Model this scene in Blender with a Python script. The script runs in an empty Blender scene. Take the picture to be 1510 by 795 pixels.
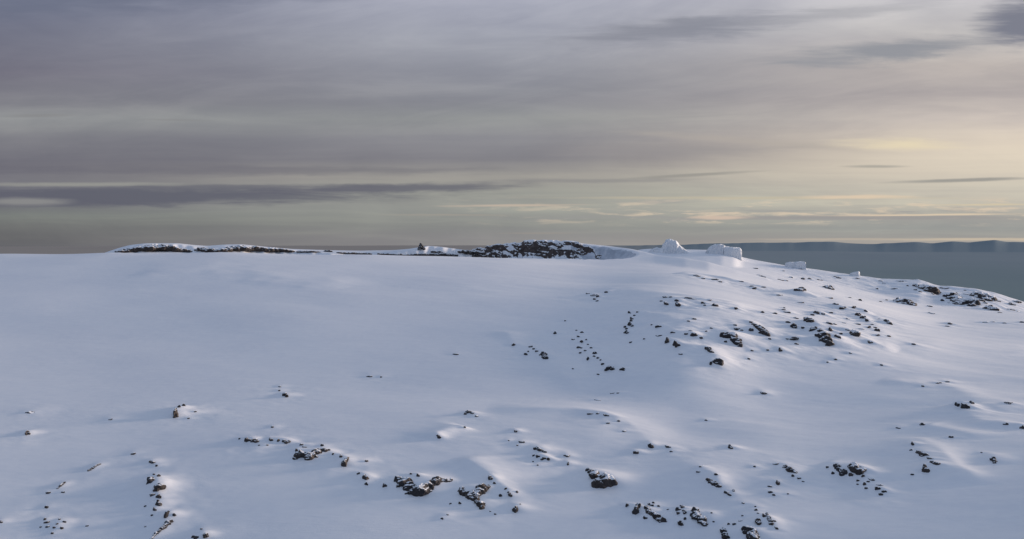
import bpy, math, random
import numpy as np
from mathutils import Vector, noise as mnoise

random.seed(7)
rng = np.random.default_rng(11)
scene = bpy.context.scene
COL = scene.collection

# ------------------------------------------------------------------ camera
W, H, F = 1510.0, 795.0, 1308.0
EYE = 352.0                                   # photograph row of the true eye level
PITCH = math.atan((H / 2 - EYE) / F)          # looking slightly down
cam_data = bpy.data.cameras.new("camera")
cam = bpy.data.objects.new("camera", cam_data)
COL.objects.link(cam)
cam.location = (0, 0, 0)
cam.rotation_euler = (math.radians(90) - PITCH, 0, 0)
cam_data.sensor_width = 36.0
cam_data.lens = 36.0 * F / W
cam_data.clip_start = 0.5
cam_data.clip_end = 400000.0
scene.camera = cam
scene.render.resolution_x, scene.render.resolution_y = 1024, 539
vs = scene.view_settings
vs.view_transform = 'Standard'; vs.look = 'None'; vs.exposure = 0; vs.gamma = 1

cp, sp = math.cos(PITCH), math.sin(PITCH)


def pix_dir(px, py):
    """photograph pixel -> (azimuth, tangent of elevation)"""
    u, v = (px - W / 2) / F, (H / 2 - py) / F
    x, y, z = u, cp + v * sp, -sp + v * cp
    return math.atan2(x, y), z / math.hypot(x, y)


# ------------------------------------------------------------------ terrain as a height field
# survey points: photograph column -> (distance in metres, row)
COLS = {
    -420: [(28, 'z', -27.0), (44, 'z', -25.2), (60, 'z', -23.8), (85, 'z', -22.0), (115, 'z', -20.4), (150, 'z', -18.8), (190, 'z', -16.6), (230, 'z', -13.6), (280, 'z', -9.8), (330, 'z', -7.5), (390, 'z', -8.5), (450, 'z', -24), (900, 'z', -120)],
    0: [(28, 'z', -25.6), (44, 'z', -24.0), (60, 'z', -22.6), (85, 'z', -20.7), (115, 'z', -18.9), (150, 'z', -16.9), (190, 'z', -13.6), (230, 'z', -9.6), (265, 'z', -6.3), (295, 375), (340, 382), (450, 450), (900, 700)],
    160: [(44, 'z', -23.8), (60, 'z', -22.4), (85, 'z', -20.4), (115, 'z', -18.6), (150, 'z', -16.3), (190, 'z', -12.6), (230, 'z', -8.4), (260, 'z', -5.5), (280, 373), (310, 380), (450, 440)],
    330: [(28, 'z', -25.2), (44, 'z', -23.5), (60, 'z', -22.1), (85, 'z', -20.0), (115, 'z', -18.2), (150, 'z', -15.7), (190, 'z', -11.6), (230, 'z', -7.2), (268, 372.5), (300, 378), (450, 440), (900, 700)],
    540: [(60, 'z', -21.8), (85, 'z', -19.7), (115, 'z', -17.9), (150, 'z', -15.1), (190, 'z', -10.9), (230, 'z', -6.9), (268, 375.5), (300, 381), (450, 440)],
    750: [(28, 1490), (44, 1045), (63, 795), (76, 700), (92, 622), (118, 552), (140, 502), (172, 448), (210, 409), (245, 389), (275, 381.5), (300, 380), (335, 372), (420, 410), (900, 680)],
    880: [(63, 795), (76, 705), (88, 640), (98, 606), (118, 556), (140, 500), (170, 448), (205, 417), (245, 397), (280, 387.5), (310, 376), (338, 372), (420, 410)],
    1000: [(28, 1490), (44, 1045), (64, 795), (77, 700), (90, 645), (101, 602), (116, 541), (138, 484), (165, 446), (190, 424), (215, 409), (260, 396), (325, 387), (400, 412), (900, 680)],
    1130: [(64, 795), (78, 705), (91, 645), (104, 600), (121, 545), (142, 493), (172, 456), (202, 437), (236, 420), (282, 409), (334, 400), (400, 425)],
    1250: [(28, 1490), (44, 1045), (65, 795), (80, 702), (94, 640), (109, 590), (126, 545), (147, 505), (177, 474), (208, 452), (242, 439), (278, 436), (328, 422), (400, 450), (900, 680)],
    1370: [(66, 795), (81, 702), (97, 630), (115, 578), (138, 538), (165, 506), (202, 482), (240, 467), (278, 457), (318, 446), (400, 460)],
    1510: [(28, 1490), (44, 1045), (67, 795), (82, 702), (99, 625), (122, 575), (149, 538), (187, 505), (234, 480), (275, 467), (312, 461), (350, 462), (450, 500), (900, 700)],
    1930: [(28, 1490), (44, 1045), (67, 795), (82, 702), (99, 630), (125, 590), (155, 558), (198, 530), (250, 508), (290, 498), (330, 494), (360, 500), (450, 540), (900, 760)],
}
cu, cs, ct = [], [], []
for px, rows in COLS.items():
    for e in rows:
        r = e[0]
        az, te = pix_dir(px, 420 if len(e) == 3 else e[1])
        if len(e) == 3:
            te = e[2] / r                          # given as a height instead of a row
        cu.append(az / 0.30); cs.append(math.log(r) * 1.6); ct.append(te)
cu, cs, ct = map(np.array, (cu, cs, ct))


def tps(d2):
    return 0.5 * d2 * np.log(d2 + 1e-12)


n = len(cu)
K = tps((cu[:, None] - cu[None]) ** 2 + (cs[:, None] - cs[None]) ** 2) + 2e-4 * np.eye(n)
P = np.stack([np.ones(n), cu, cs], 1)
A = np.block([[K, P], [P.T, np.zeros((3, 3))]])
coef = np.linalg.solve(A, np.concatenate([ct, np.zeros(3)]))

fine = np.radians(34.0)
az_in = np.linspace(-fine, fine, 1080)
side = fine + np.cumsum(np.linspace(0.002, 0.09, 60) * 1.0)
side = side[side < math.pi - 0.02]
AZ = np.concatenate([-side[::-1], az_in, side])
LR = np.concatenate([np.linspace(math.log(20), math.log(52), 60)[:-1],
                     np.linspace(math.log(52), math.log(380), 1080)[:-1],
                     np.linspace(math.log(380), math.log(2600), 90)])
RR = np.exp(LR)
NA, NR = len(AZ), len(RR)


def interp2(xc, yc, g, x, y):
    """bicubic-ish (smoothstep-free bilinear on a dense grid)"""
    ix = np.clip(np.searchsorted(xc, x) - 1, 0, len(xc) - 2)
    iy = np.clip(np.searchsorted(yc, y) - 1, 0, len(yc) - 2)
    fx = np.clip((x - xc[ix]) / (xc[ix + 1] - xc[ix]), 0, 1)
    fy = np.clip((y - yc[iy]) / (yc[iy + 1] - yc[iy]), 0, 1)
    return (g[ix, iy] * (1 - fx) * (1 - fy) + g[ix + 1, iy] * fx * (1 - fy)
            + g[ix, iy + 1] * (1 - fx) * fy + g[ix + 1, iy + 1] * fx * fy)


# evaluate the survey surface on a coarse grid, then up
ca = np.linspace(-0.80, 0.80, 601)
cl = np.linspace(math.log(20), math.log(2600), 800)
GA, GL = np.meshgrid(ca / 0.30, cl * 1.6, indexing='ij')
acc = coef[n] + coef[n + 1] * GA + coef[n + 2] * GL
for k in range(n):
    acc += coef[k] * tps((GA - cu[k]) ** 2 + (GL - cs[k]) ** 2)
coarse_z = acc * np.exp(cl)[None, :]
mean_prof = coarse_z.mean(0)
aza = np.clip(AZ, -0.78, 0.78)
AA, LL = np.meshgrid(aza, LR, indexing='ij')
Z = interp2(ca, cl, coarse_z, AA, LL)
blend = np.clip((np.abs(AZ) - 0.8) / 1.6, 0, 1); blend = blend * blend * (3 - 2 * blend)
Z = Z * (1 - blend[:, None]) + np.interp(LR, cl, mean_prof)[None] * blend[:, None]
R2 = np.broadcast_to(RR[None, :], Z.shape)
X = np.sin(AZ)[:, None] * R2
Y = np.cos(AZ)[:, None] * R2
# beyond the summit rim the mountain falls away to the lowland
far = np.clip(R2 - 395.0, 0, None)
floor_z = -30 - far * 0.42
Z = np.where(R2 > 395, np.minimum(Z, np.maximum(Z - far * 0.30, -1400) + 0.0), Z)
Z = np.where(R2 > 520, np.minimum(Z, floor_z), Z)


def smax(a, b, k):
    return 0.5 * (a + b + np.sqrt((a - b) ** 2 + k * k)) - 0.0


def ridge(points, front, back, k, ends=0.02):
    """a ridge with a surveyed crest line; merged over what is there already"""
    global Z
    a, rc, zc = [], [], []
    for px, py, r in points:
        az, te = pix_dir(px, py)
        a.append(az); rc.append(r); zc.append(te * r)
    # smooth the crest line a little by cubic resampling
    a = np.array(a)
    sel = np.where((AZ > a[0] - ends * 3) & (AZ < a[-1] + ends * 3))[0]
    azs = AZ[sel]
    rci = np.interp(azs, a, rc); zci = np.interp(azs, a, zc)
    ker = np.hanning(11); ker /= ker.sum()
    zp = np.pad(zci, 5, mode='edge'); zci = np.convolve(zp, ker, 'valid')
    rp = np.pad(rci, 5, mode='edge'); rci = np.convolve(rp, ker, 'valid')
    out = np.maximum(np.maximum(a[0] - azs, azs - a[-1]), 0)
    zci = zci - (out / ends) ** 2 * 6.0
    d = rci[:, None] - RR[None, :]
    fr = front(azs)[:, None] if callable(front) else front
    h = np.where(d > 0, -fr * (np.sqrt(d * d + 4.0) - 2.0), -back * (np.sqrt(d * d + 9.0) - 3.0))
    zr = zci[:, None] + h
    Z[sel] = smax(Z[sel], zr, k)


def at_grid(px, py, grid=None, rmin=40, rmax=500):
    g = Z if grid is None else grid
    az, te = pix_dir(px, py)
    i = int(np.clip(np.searchsorted(AZ, az) - 1, 0, NA - 2))
    f = (az - AZ[i]) / (AZ[i + 1] - AZ[i])
    prof = (g[i] * (1 - f) + g[i + 1] * f) / RR
    j0, j1 = np.searchsorted(RR, rmin), np.searchsorted(RR, rmax)
    seg = prof[j0:j1]
    hit = np.where(seg >= te)[0]
    if len(hit) == 0:
        j = int(np.argmax(seg)) + j0
        r = RR[j]
    else:
        j = hit[0] + j0
        if j > j0:
            t = (te - prof[j - 1]) / (prof[j] - prof[j - 1])
            r = RR[j - 1] + t * (RR[j] - RR[j - 1])
        else:
            r = RR[j]
    return math.sin(az) * r, math.cos(az) * r, r


def height(x, y):
    az, r = math.atan2(x, y), math.hypot(x, y)
    return float(interp2(AZ, LR, Z, np.array([az]), np.array([math.log(r)]))[0])


# back ridge behind the dome (left and middle of the skyline)
ridge([(120, 379, 330), (150, 374.5, 330), (175, 366, 332), (192, 361.5, 332), (215, 359, 332), (262, 359, 332), (285, 361.5, 332), (305, 363, 332),
       (330, 361, 332), (355, 360.5, 332), (390, 364, 332), (430, 367.5, 332), (480, 369, 335), (530, 370, 335), (580, 369, 335), (604, 367, 335),
       (630, 362.5, 335), (650, 364, 335), (690, 369.5, 335), (712, 367, 335), (735, 362, 335), (760, 358.5, 338), (790, 357, 338), (820, 358, 338),
       (850, 358.5, 338), (900, 363.5, 333), (930, 367.5, 326), (944, 370.5, 320), (965, 376, 308), (985, 379, 298), (1010, 381.5, 290), (1045, 387, 282), (1085, 398, 276), (1130, 412, 272)],
      0.10, 0.35, 0.5, 0.012)
# right ridge with the rime towers
ridge([(935, 371, 346), (944, 367.8, 346), (960, 366.8, 346), (980, 366.8, 346), (1010, 367.6, 346), (1040, 368.2, 346), (1065, 369.5, 346), (1083, 373, 346), (1094, 379, 346), (1110, 382.5, 346),
       (1160, 391.5, 346), (1200, 397, 346), (1250, 404.5, 346), (1300, 411, 346), (1356, 412.5, 346), (1384, 420.5, 346), (1400, 421, 346),
       (1442, 425.5, 345), (1470, 432, 345), (1510, 445, 345), (1600, 476, 345), (1700, 505, 345)],
      0.13, 0.4, 0.6, 0.012)


# hollow behind the dome: steep inner wall facing the camera
def hollow(pxc, pxh, rc, rh, depth, p=2.6, edge=0.16):
    global Z
    a0, a1 = pix_dir(pxc - pxh, 380)[0], pix_dir(pxc + pxh, 380)[0]
    ac, ah = (a0 + a1) / 2, (a1 - a0) / 2
    wob = 1 + 0.03 * np.sin(AZ * 260) + 0.02 * np.sin(AZ * 611 + 2)
    q = (np.abs((AZ[:, None] - ac) / ah) ** p + np.abs((RR[None, :] - rc) / (rh * wob[:, None])) ** p) ** (1 / p)
    m = np.clip((1 - q) / edge, 0, 1)
    m = m * m * (3 - 2 * m)
    Z = Z - depth * m


hollow(748, 195, 309, 27, 6.0, p=2.3, edge=0.17)
hollow(580, 110, 312, 17, 2.2, p=2.2, edge=0.25)
hollow(240, 100, 306, 22, 2.0, edge=0.3)
hollow(400, 110, 306, 22, 2.0, edge=0.3)


# value noise on world coordinates
def vnoise(x, y, seed, size=256):
    g = np.random.default_rng(seed).random((size, size)) * 2 - 1
    xi, yi = np.floor(x).astype(int), np.floor(y).astype(int)
    fx, fy = x - xi, y - yi
    fx = fx * fx * fx * (fx * (fx * 6 - 15) + 10); fy = fy * fy * fy * (fy * (fy * 6 - 15) + 10)
    a = g[xi % size, yi % size]; b = g[(xi + 1) % size, yi % size]
    c = g[xi % size, (yi + 1) % size]; d = g[(xi + 1) % size, (yi + 1) % size]
    return (a * (1 - fx) + b * fx) * (1 - fy) + (c * (1 - fx) + d * fx) * fy


def fbm(x, y, wl, seed, octv=4, gain=0.5):
    s, amp, tot = 0, 1, 0
    for o in range(octv):
        a = 0.7 * o + 0.3
        xr = x * math.cos(a) - y * math.sin(a); yr = x * math.sin(a) + y * math.cos(a)
        s = s + amp * vnoise(xr / wl + 37.1 * o + 500, yr / wl + 11.3 * o + 500, seed + o)
        amp *= gain; wl *= 0.5
    return s


# drifts and spurs: (polyline in the photograph, height m, half-width m on the shaded side, on the sunny side)
SPURS = [
    ([(700, 603), (800, 606), (880, 613), (935, 634), (985, 662), (1040, 690), (1085, 722), (1125, 768), (1150, 800)], 0.75, 2.6, 6.5),
    ([(628, 650), (655, 640), (690, 630)], 0.55, 1.2, 2.0),
    ([(668, 676), (690, 690), (716, 706), (735, 722), (765, 748)], 0.75, 1.3, 2.8),
    ([(735, 484), (765, 502), (795, 521), (830, 556), (850, 585)], 0.9, 2.5, 5.5),
    ([(165, 690), (140, 706), (70, 755), (10, 790)], 0.10, 1.6, 2.2),
    ([(228, 688), (242, 720), (250, 760), (225, 800)], 0.16, 1.2, 2.2),
    ([(1395, 588), (1440, 603), (1510, 628)], 0.8, 2.2, 4.5),
    ([(1355, 625), (1400, 632), (1445, 650)], 0.5, 1.4, 3.0),
    ([(1340, 642), (1372, 668), (1395, 700), (1450, 730)], 0.75, 1.8, 3.5),
    ([(868, 432), (930, 431), (1000, 437), (1060, 446), (1130, 462)], 0.8, 4.5, 7.0),
    ([(1000, 404), (1040, 408), (1090, 418), (1130, 428), (1200, 448)], 1.0, 5.0, 9.0),
    ([(845, 488), (865, 515), (905, 540), (950, 565)], 0.7, 2.5, 4.0),
    ([(925, 458), (960, 470), (1010, 500), (1060, 540)], 0.6, 2.0, 4.0),
    ([(1180, 470), (1225, 500), (1290, 512), (1330, 520)], 0.7, 2.2, 5.0),
    ([(1020, 692), (1050, 702), (1085, 722)], 0.45, 1.0, 2.0),
    ([(1215, 688), (1260, 696), (1310, 722)], 0.35, 1.2, 2.4),
    ([(200, 405), (300, 400), (420, 412), (520, 425)], 0.45, 6, 10),
    ([(1330, 520), (1420, 510), (1510, 520)], 0.45, 5, 8),
    ([(1300, 560), (1400, 572), (1510, 600)], 0.5, 3, 5),
]
rough = np.zeros_like(Z)
for pts, amp, ws, wl in SPURS:
    wp = [at_grid(*p)[:2] for p in pts]
    # resample the line smoothly
    wp = np.array(wp)
    t = np.linspace(0, 1, len(wp)); tt = np.linspace(0, 1, 40)
    lx, ly = np.interp(tt, t, wp[:, 0]), np.interp(tt, t, wp[:, 1])
    k = np.hanning(9); k /= k.sum()
    lx = np.convolve(np.pad(lx, 4, mode='edge'), k, 'valid'); ly = np.convolve(np.pad(ly, 4, mode='edge'), k, 'valid')
    m = 4 * wl
    a = np.arctan2(lx, ly); rr = np.hypot(lx, ly)
    pad = m / rr.min()
    i0, i1 = np.searchsorted(AZ, [a.min() - pad, a.max() + pad]); j0, j1 = np.searchsorted(RR, [rr.min() - m, rr.max() + m])
    xs, ys = X[i0:i1, j0:j1], Y[i0:i1, j0:j1]
    # warp so that the crest wanders
    wx = xs + 0.5 * ws * fbm(xs, ys, 9, 90, 2); wy = ys + 0.5 * ws * fbm(xs, ys, 9, 95, 2)
    best = np.full(xs.shape, 1e9); sgn = np.zeros(xs.shape); tp = np.zeros(xs.shape)
    for q in range(len(lx) - 1):
        dx, dy = lx[q + 1] - lx[q], ly[q + 1] - ly[q]
        L2 = dx * dx + dy * dy + 1e-9
        u = np.clip(((wx - lx[q]) * dx + (wy - ly[q]) * dy) / L2, 0, 1)
        ex, ey = wx - lx[q] - u * dx, wy - ly[q] - u * dy
        dd = ex * ex + ey * ey
        cr = dx * ey - dy * ex
        if lx[-1] < lx[0]:
            cr = -cr
        msk = dd < best
        best = np.where(msk, dd, best); sgn = np.where(msk, cr, sgn); tp = np.where(msk, (q + u) / (len(lx) - 1), tp)
    d = np.sqrt(best)
    w_ = np.where(sgn < 0, ws, wl)
    taper = np.clip(np.minimum(tp, 1 - tp) * 5, 0.0, 1); taper = taper * taper * (3 - 2 * taper)
    prof = np.clip(1 - (d / (3.9 * wl)) ** 2, 0, 1) ** 2 / (1 + (d / w_) ** 2) ** 1.5
    Z[i0:i1, j0:j1] += 0.62 * amp * prof * taper * (0.85 + 0.35 * fbm(xs, ys, 12, 77, 2))

# wind-packed snow relief, stretched along the wind (towards the right and the camera)
wa = math.radians(-28)
U = X * math.cos(wa) + Y * math.sin(wa); V = -X * math.sin(wa) + Y * math.cos(wa)
fade = np.clip((R2 - 30) / 40, 0, 1)
right = 1 / (1 + np.exp(-(np.broadcast_to(AZ[:, None], Z.shape) * 7)))        # the left dome is smoother
damp = 1 - 0.75 * np.clip((R2 - 200) / 70, 0, 1)
Z += damp * (0.28 + 0.35 * right) * fbm(U / 1.8, V, 34, 5, 2)
Z += damp * (0.018 + 0.10 * right) * fbm(U / 2.4, V, 11, 15, 3)
Z += (0.003 + 0.012 * right) * fbm(U / 3.0, V, 2.6, 25, 3)

# ------------------------------------------------------------------ rocks: data
# cluster: (group phrase, place phrase, [entries])
# stone: (px, py, w, h[, short name, label])      crag: ([(px, py, thickness), ...], short name, label)
CL = []
CL.append(("stones in the lowest left corner of the slope", "in the lowest left corner", [
    (40, 640, 8, 6, "lone dark stone", "lone dark stone on smooth snow near the left edge, far from any other"),
    (44, 609, 9, 2, "faint sliver", "faint thin sliver of rock just showing through snow above the lone left stone"),
    (163, 619, 5, 2.5, "single fleck", "single tiny fleck of rock on open snow left of the upright twin stones"),
    ([(130, 695, 2.2), (139, 690, 2.6), (147, 686, 2.2)], "short slanting rock rib", "short thin slanting rib of rock, the upper of two on the left slope"),
    ([(85, 721, 2.0), (90, 717, 2.8), (96, 713, 1.8)], "lower slanting rib", "short thin slanting rib of rock, the lower of two on the left slope"),
    (71, 727, 6, 2.5), (93, 726, 4, 2), (69, 748, 5, 3.5),
    (66, 768, 3.2, 3.2), (69, 773, 6, 2.8), (70, 778, 5, 2), (80, 780, 4, 2.8), (84, 776, 3, 2.4), (88, 770, 3, 2), (95, 773, 4, 3),
    (91, 780, 4, 3.4, "cluster centre stone", "small black stone, lowest right one in the ring of tiny stones at the lower left"), (77, 787, 3, 3), (60, 778, 3, 2),
    (128, 776, 4, 2, "isolated pebble", "tiny isolated stone on smooth snow to the right of the lower left ring of stones"),
    (1, 771, 6, 3.5, "edge stone", "small flat stone cut off by the left edge of the picture")]))
CL.append(("stones around the upright twin rocks on the left slope", "by the upright twin rocks", [
    (259, 611, 7, 13, "upright twin rocks", "tall narrow dark rock standing upright on the left slope, taller than wide"),
    (264, 605, 5, 4), (271, 602, 4, 4), (278, 617, 3, 2), (288, 610, 3.4, 2)]))
CL.append(("stones of the vertical rock string at lower left", "in the vertical rock string at lower left", [
    (197, 670, 6, 2.4), (224, 683, 8, 4), (231, 688, 3, 3), (227, 702, 3, 2.4), (234, 709, 4.5, 4),
    ([(221, 717, 6), (223, 722, 8), (226, 725, 6)], "hooked rock", "dark hook-shaped rock, leftmost big one in the vertical string at lower left"),
    ([(238, 718, 6), (235, 724, 9), (231, 728, 6)], "leaning block", "dark leaning block beside the hooked rock in the vertical rock string at lower left"),
    (225, 733, 8, 3), (234, 736, 8, 6),
    (234, 745, 9, 9, "round block", "rounded dark block, lowest of the packed rocks in the middle of the vertical string"),
    (214, 748, 3, 2.5), (228, 754, 5, 4.5), (224, 762, 3, 2.4), (214, 777, 3, 2),
    (246, 764, 7, 8, "upper corner rock", "dark jagged rock topping the lowest slanting ledge at the bottom left"), (257, 764, 5, 3),
    ([(249, 771, 6), (245, 776, 4), (236, 783, 3.5), (228, 790, 3.5), (222, 796, 3)], "long slanting ledge", "long narrow slanting rock ledge running down out of the bottom edge at the left"),
    (303, 792, 9, 7, "bottom edge rock", "dark rock with a lit snow edge at the bottom edge, right of the slanting ledge"), (288, 795, 10, 4), (297, 782, 3, 2.4)]))
CL.append(("small stones high on the left slope", "high on the left slope", [
    (412, 570, 4, 2.2), (412, 576, 4, 2), (420, 583, 9, 7, "dark notch stone", "dark stone with a snow-covered top, alone in the middle of the left slope"),
    (402, 630, 4, 2.4), (545, 555, 8, 2.4, "flat sliver", "thin flat sliver of rock on open snow at the centre of the slope"), (562, 556, 3, 2)]))
CL.append(("stones of the long rock string left of centre", "in the long rock string left of centre", [
    (353, 649, 3, 2.4), (365, 651, 11, 6, "first dark wedge", "dark wedge-shaped rock, first from the left in the long rock string"),
    (375, 652, 12, 6, "second dark wedge", "dark wedge-shaped rock, second from the left in the long rock string, touching the first"),
    (382, 658, 3, 2), (399, 650, 6, 5), (411, 651, 4.4, 4),
    (422, 652, 11, 4.5, "low grey slab", "low greyish slab half under snow between the dark wedges and the jagged crag"), (394, 657, 3, 2.4),
    (444, 657, 6, 4), (449, 662, 6, 2.4), (475, 660, 4.4, 3.4),
    ([(436, 677, 6), (441, 673, 8), (449, 672, 9), (457, 673, 9), (465, 670, 8), (474, 669, 5), (485, 668, 3)], "jagged crag", "long jagged dark crag with a tapering right end, biggest of the string left of centre"),
    (437, 667, 5, 5), (491, 671, 3.4, 3), (502, 676, 5, 5),
    (509, 684, 10, 11, "snow-capped block", "squat dark block capped with snow, just right of the long jagged crag"), (540, 682, 5, 3),
    (529, 702, 5, 3), (538, 707, 10, 8, "broken grey rock", "broken grey rock with snow in its cracks, lower right end of the string"), (540, 714, 5, 5),
    (567, 716, 8, 5.5, "oval stone", "oval stone alone between the broken grey rock and the U-shaped crag")]))
CL.append(("stones around the two big crags at lower centre", "round the two big crags at lower centre", [
    ([(590, 712, 9), (598, 716, 13), (605, 722, 13), (614, 725, 15), (624, 724, 13), (634, 719, 11), (644, 714, 9), (653, 713, 6), (665, 713, 4)], "sagging crag", "big dark sagging crag with both ends turned up, at lower centre"),
    (584, 711, 4.4, 3), (587, 720, 5, 5), (599, 729, 4, 3), (616, 709, 6, 5), (606, 706, 4, 3),
    ([(682, 718, 5), (680, 726, 7), (686, 730, 9), (694, 732, 11), (703, 729, 10), (711, 725, 10), (717, 722, 8), (699, 737, 8), (706, 742, 9), (711, 747, 7)], "forked crag", "big dark forked crag with a snow pocket in its fork, right of the sagging crag"),
    (678, 743, 5, 4.4), (664, 743, 4, 2.6), (660, 761, 3.4, 2), (652, 766, 4.6, 3),
    (723, 708, 7, 6, "lit rock tip", "small brownish rock tip on the lit snow ridge above the forked crag"), (729, 716, 4.6, 3.4), (738, 732, 5, 4), (746, 725, 4.4, 3),
    (752, 731, 6.6, 6, "triangular stone", "small triangular stone on the snow ridge right of the forked crag"), (762, 728, 4.6, 3),
    (760, 752, 9, 9, "round boulder", "round dark boulder standing alone below the snow ridge right of the forked crag"), (767, 749, 2.6, 2), (723, 755, 3, 2.4), (730, 759, 3.4, 2.4)]))
CL.append(("stones on the bright drift above the big crags", "on the bright drift above the big crags", [
    ([(684, 612, 3), (690, 609.5, 3.6), (697, 611, 2.6)], "curved rock edge", "thin curved dark rock edge at the centre, highest on the bright drift"),
    (703, 614, 6, 3), (647, 645, 6, 4.6, "drift stone", "small dark stone at the lower left end of the bright short drift"), (685, 630, 3.4, 3)]))
CL.append(("stones in the dip right of centre", "in the dip right of centre", [
    (760, 636, 5, 4.6), (769, 653, 9, 3, "slanting sliver", "thin slanting sliver of rock above the broken slab in the dip"), (763, 657, 3, 2), (750, 650, 2.6, 2),
    ([(789, 663, 3.6), (796, 665, 4.4), (803, 667, 4)], "broken slab", "thin dark edge of a broken slab under a snow lip, right of centre"),
    (787, 673, 3.4, 3), (793, 675, 6, 3.6), (801, 677, 9, 5, "lower broken blocks", "row of black blocks at the foot of the broken slab right of centre"), (809, 678, 5, 4), (793, 686, 3, 2), (786, 680, 2.6, 2),
    (836, 673, 10, 2.4, "flat rock blade", "flat thin blade of rock between the broken slab and the big snow-topped boulder"), (838, 684, 4.6, 5.4),
    ([(868, 700, 6), (873, 705, 5)], "small shoulder rock", "small rock at the upper left shoulder of the big snow-topped boulder"),
    ([(878, 710, 9), (884, 713, 15), (891, 714, 17), (898, 712, 13), (902, 716, 7)], "snow-topped boulder", "big angular grey boulder with a thick snow top, standing alone right of centre")]))
CL.append(("stones on the bright curved crest", "on the bright curved crest", [
    (881, 590, 9, 2), (903, 580, 6, 1.8), (911, 580, 4, 1.6), (870, 611, 9, 2), (881, 611, 5, 2.4), (894, 614, 9, 3, "crest sliver", "low sliver of rock at the top of the bright curved crest"),
    (912, 622, 4.4, 2.4), (897, 625, 6, 2), (920, 636, 6, 2),
    (937, 668, 9, 5, "snow-hooded stone", "small stone hooded with lit snow, below the bright curved crest"),
    (960, 658, 10, 7, "lit crest rock", "pale lit rock streaked with snow near the lower end of the bright curved crest"), (985, 660, 8, 3), (990, 666, 5, 2),
    (1077, 660, 8, 7, "lone boulder", "lone dark boulder with a light cap on open snow in the right middle"), (1041, 620, 4, 2.4),
    (1126, 581, 9, 3.2, "valley sliver", "flat dark sliver alone on the smooth blue snow of the shallow valley")]))
CL.append(("rocks of the bottom row right of centre", "in the bottom row right of centre", [
    (925, 748, 5.4, 6), (938, 754, 10, 11, "left end block", "dark upright block, first big one from the left in the bottom row"), (951, 765, 6, 5),
    (959, 748, 9, 4), (963, 745, 4, 3), (971, 749, 4, 3), (985, 753, 4, 2),
    ([(953, 754, 5), (957, 760, 7), (963, 763, 8), (970, 765, 9), (977, 768, 8)], "brown slanting crag", "brownish slanting crag with a curved upper end in the bottom row"),
    (999, 756, 10, 6), (1006, 755, 6, 5), (1009, 764, 6, 6), (1000, 764, 5.4, 4), (1004, 773, 8.6, 9, "lower pair stone", "dark angular stone lowest of the tight cluster in the bottom row middle"), (1010, 771, 4, 4),
    ([(1025, 761, 9), (1028, 768, 11), (1035, 771, 12), (1040, 773, 8)], "big right block", "biggest dark block of the bottom row, two-humped, at its right end"),
    (1049, 763, 3.4, 2.4), (1052, 772, 3, 2),
    ([(1065, 783, 4), (1067, 789, 6), (1070, 795, 6)], "narrow edge rock", "narrow upright rock at the bottom edge left of the biggest lower boulder"),
    (1075, 779, 4.4, 3), (1083, 780, 5.6, 2.6), (1092, 775, 5, 2),
    ([(1098, 780, 5), (1101, 788, 9), (1110, 792, 14), (1113, 797, 12)], "bottom edge boulder", "large dark boulder cut by the bottom edge at lower right"),
    (1118, 778, 9.6, 9, "pointed block", "pointed block above the large boulder at the bottom edge"), (1126, 772, 5, 5.4), ([(1131, 771, 4), (1134, 775, 5.4), (1137, 779, 4)], "narrow leaning rock", "narrow leaning rock at the right end of the lowest lit ridge"),
    (1145, 784, 6, 3.4), (1142, 777, 4, 2), (1115, 753, 5.4, 3), (1118, 759, 3, 2), (1096, 742, 4, 2.4), (1095, 762, 3, 2.4), (1114, 748, 3, 2)]))
CL.append(("rocks of the lit spur at lower right", "on the lit spur at lower right", [
    (1056, 704, 5.4, 3.4), (1030, 697, 6, 2), (1033, 690, 4, 1.8),
    ([(1043, 710, 4.6), (1048, 713, 5.6), (1055, 716, 5), (1061, 719, 4.4)], "arched rock lip", "arched dark rock lip under a lit snow bulge, the upper piece"),
    ([(1065, 723, 3.4), (1071, 727, 3.6), (1077, 731, 3)], "lower lip", "thin lower piece of the arched rock lip under the lit snow bulge"),
    ([(1080, 720, 2.6), (1082, 727, 2.4), (1085, 734, 2.6)], "thin upright crack rock", "thin upright dark streak of rock to the right of the arched rock lip")]))
CL.append(("rocks of the lower right hollow", "in the lower right hollow", [
    (1113, 689, 4, 2.4), (1144, 686, 8, 2.4),
    ([(1156, 690, 4), (1161, 692, 6), (1167, 695, 7), (1172, 699, 5), (1176, 702, 3)], "shell-shaped crag", "shell-shaped dark crag with snow stripes, leftmost in the lower right hollow"),
    (1169, 704, 4, 4), (1178, 707, 6, 3.4), (1184, 711, 4, 1.8),
    (1146, 714, 5.6, 7, "leaning dark stone", "small leaning dark stone below the shell-shaped crag"), (1135, 719, 6, 2.4), (1136, 728, 6, 3), (1141, 731, 4, 3), (1162, 730, 3, 2),
    (1220, 692, 4, 3), (1228, 700, 4.6, 3.6),
    ([(1232, 693, 4), (1238, 698, 6), (1245, 701, 6.6)], "slanting left block", "dark slanting block at the left end of the broken row in the lower right hollow"),
    (1254, 703, 8, 4), ([(1254, 698, 5), (1260, 699, 8), (1267, 700, 9), (1275, 700, 4)], "central brown block", "broad brownish block in the centre of the broken rock row in the lower right hollow"),
    (1273, 705, 5, 4), (1265, 710, 4, 3.4), (1265, 715, 3.4, 2), (1275, 715, 4, 4.4), (1277, 721, 4, 3), (1280, 713, 4, 2.6), (1285, 710, 9, 3),
    (1297, 719, 9, 3), (1294, 724, 8, 5), (1303, 727, 8, 4.4, "row end stones", "dark flat stone at the lowest right end of the broken rock row"), (1299, 730, 5, 3)]))
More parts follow.
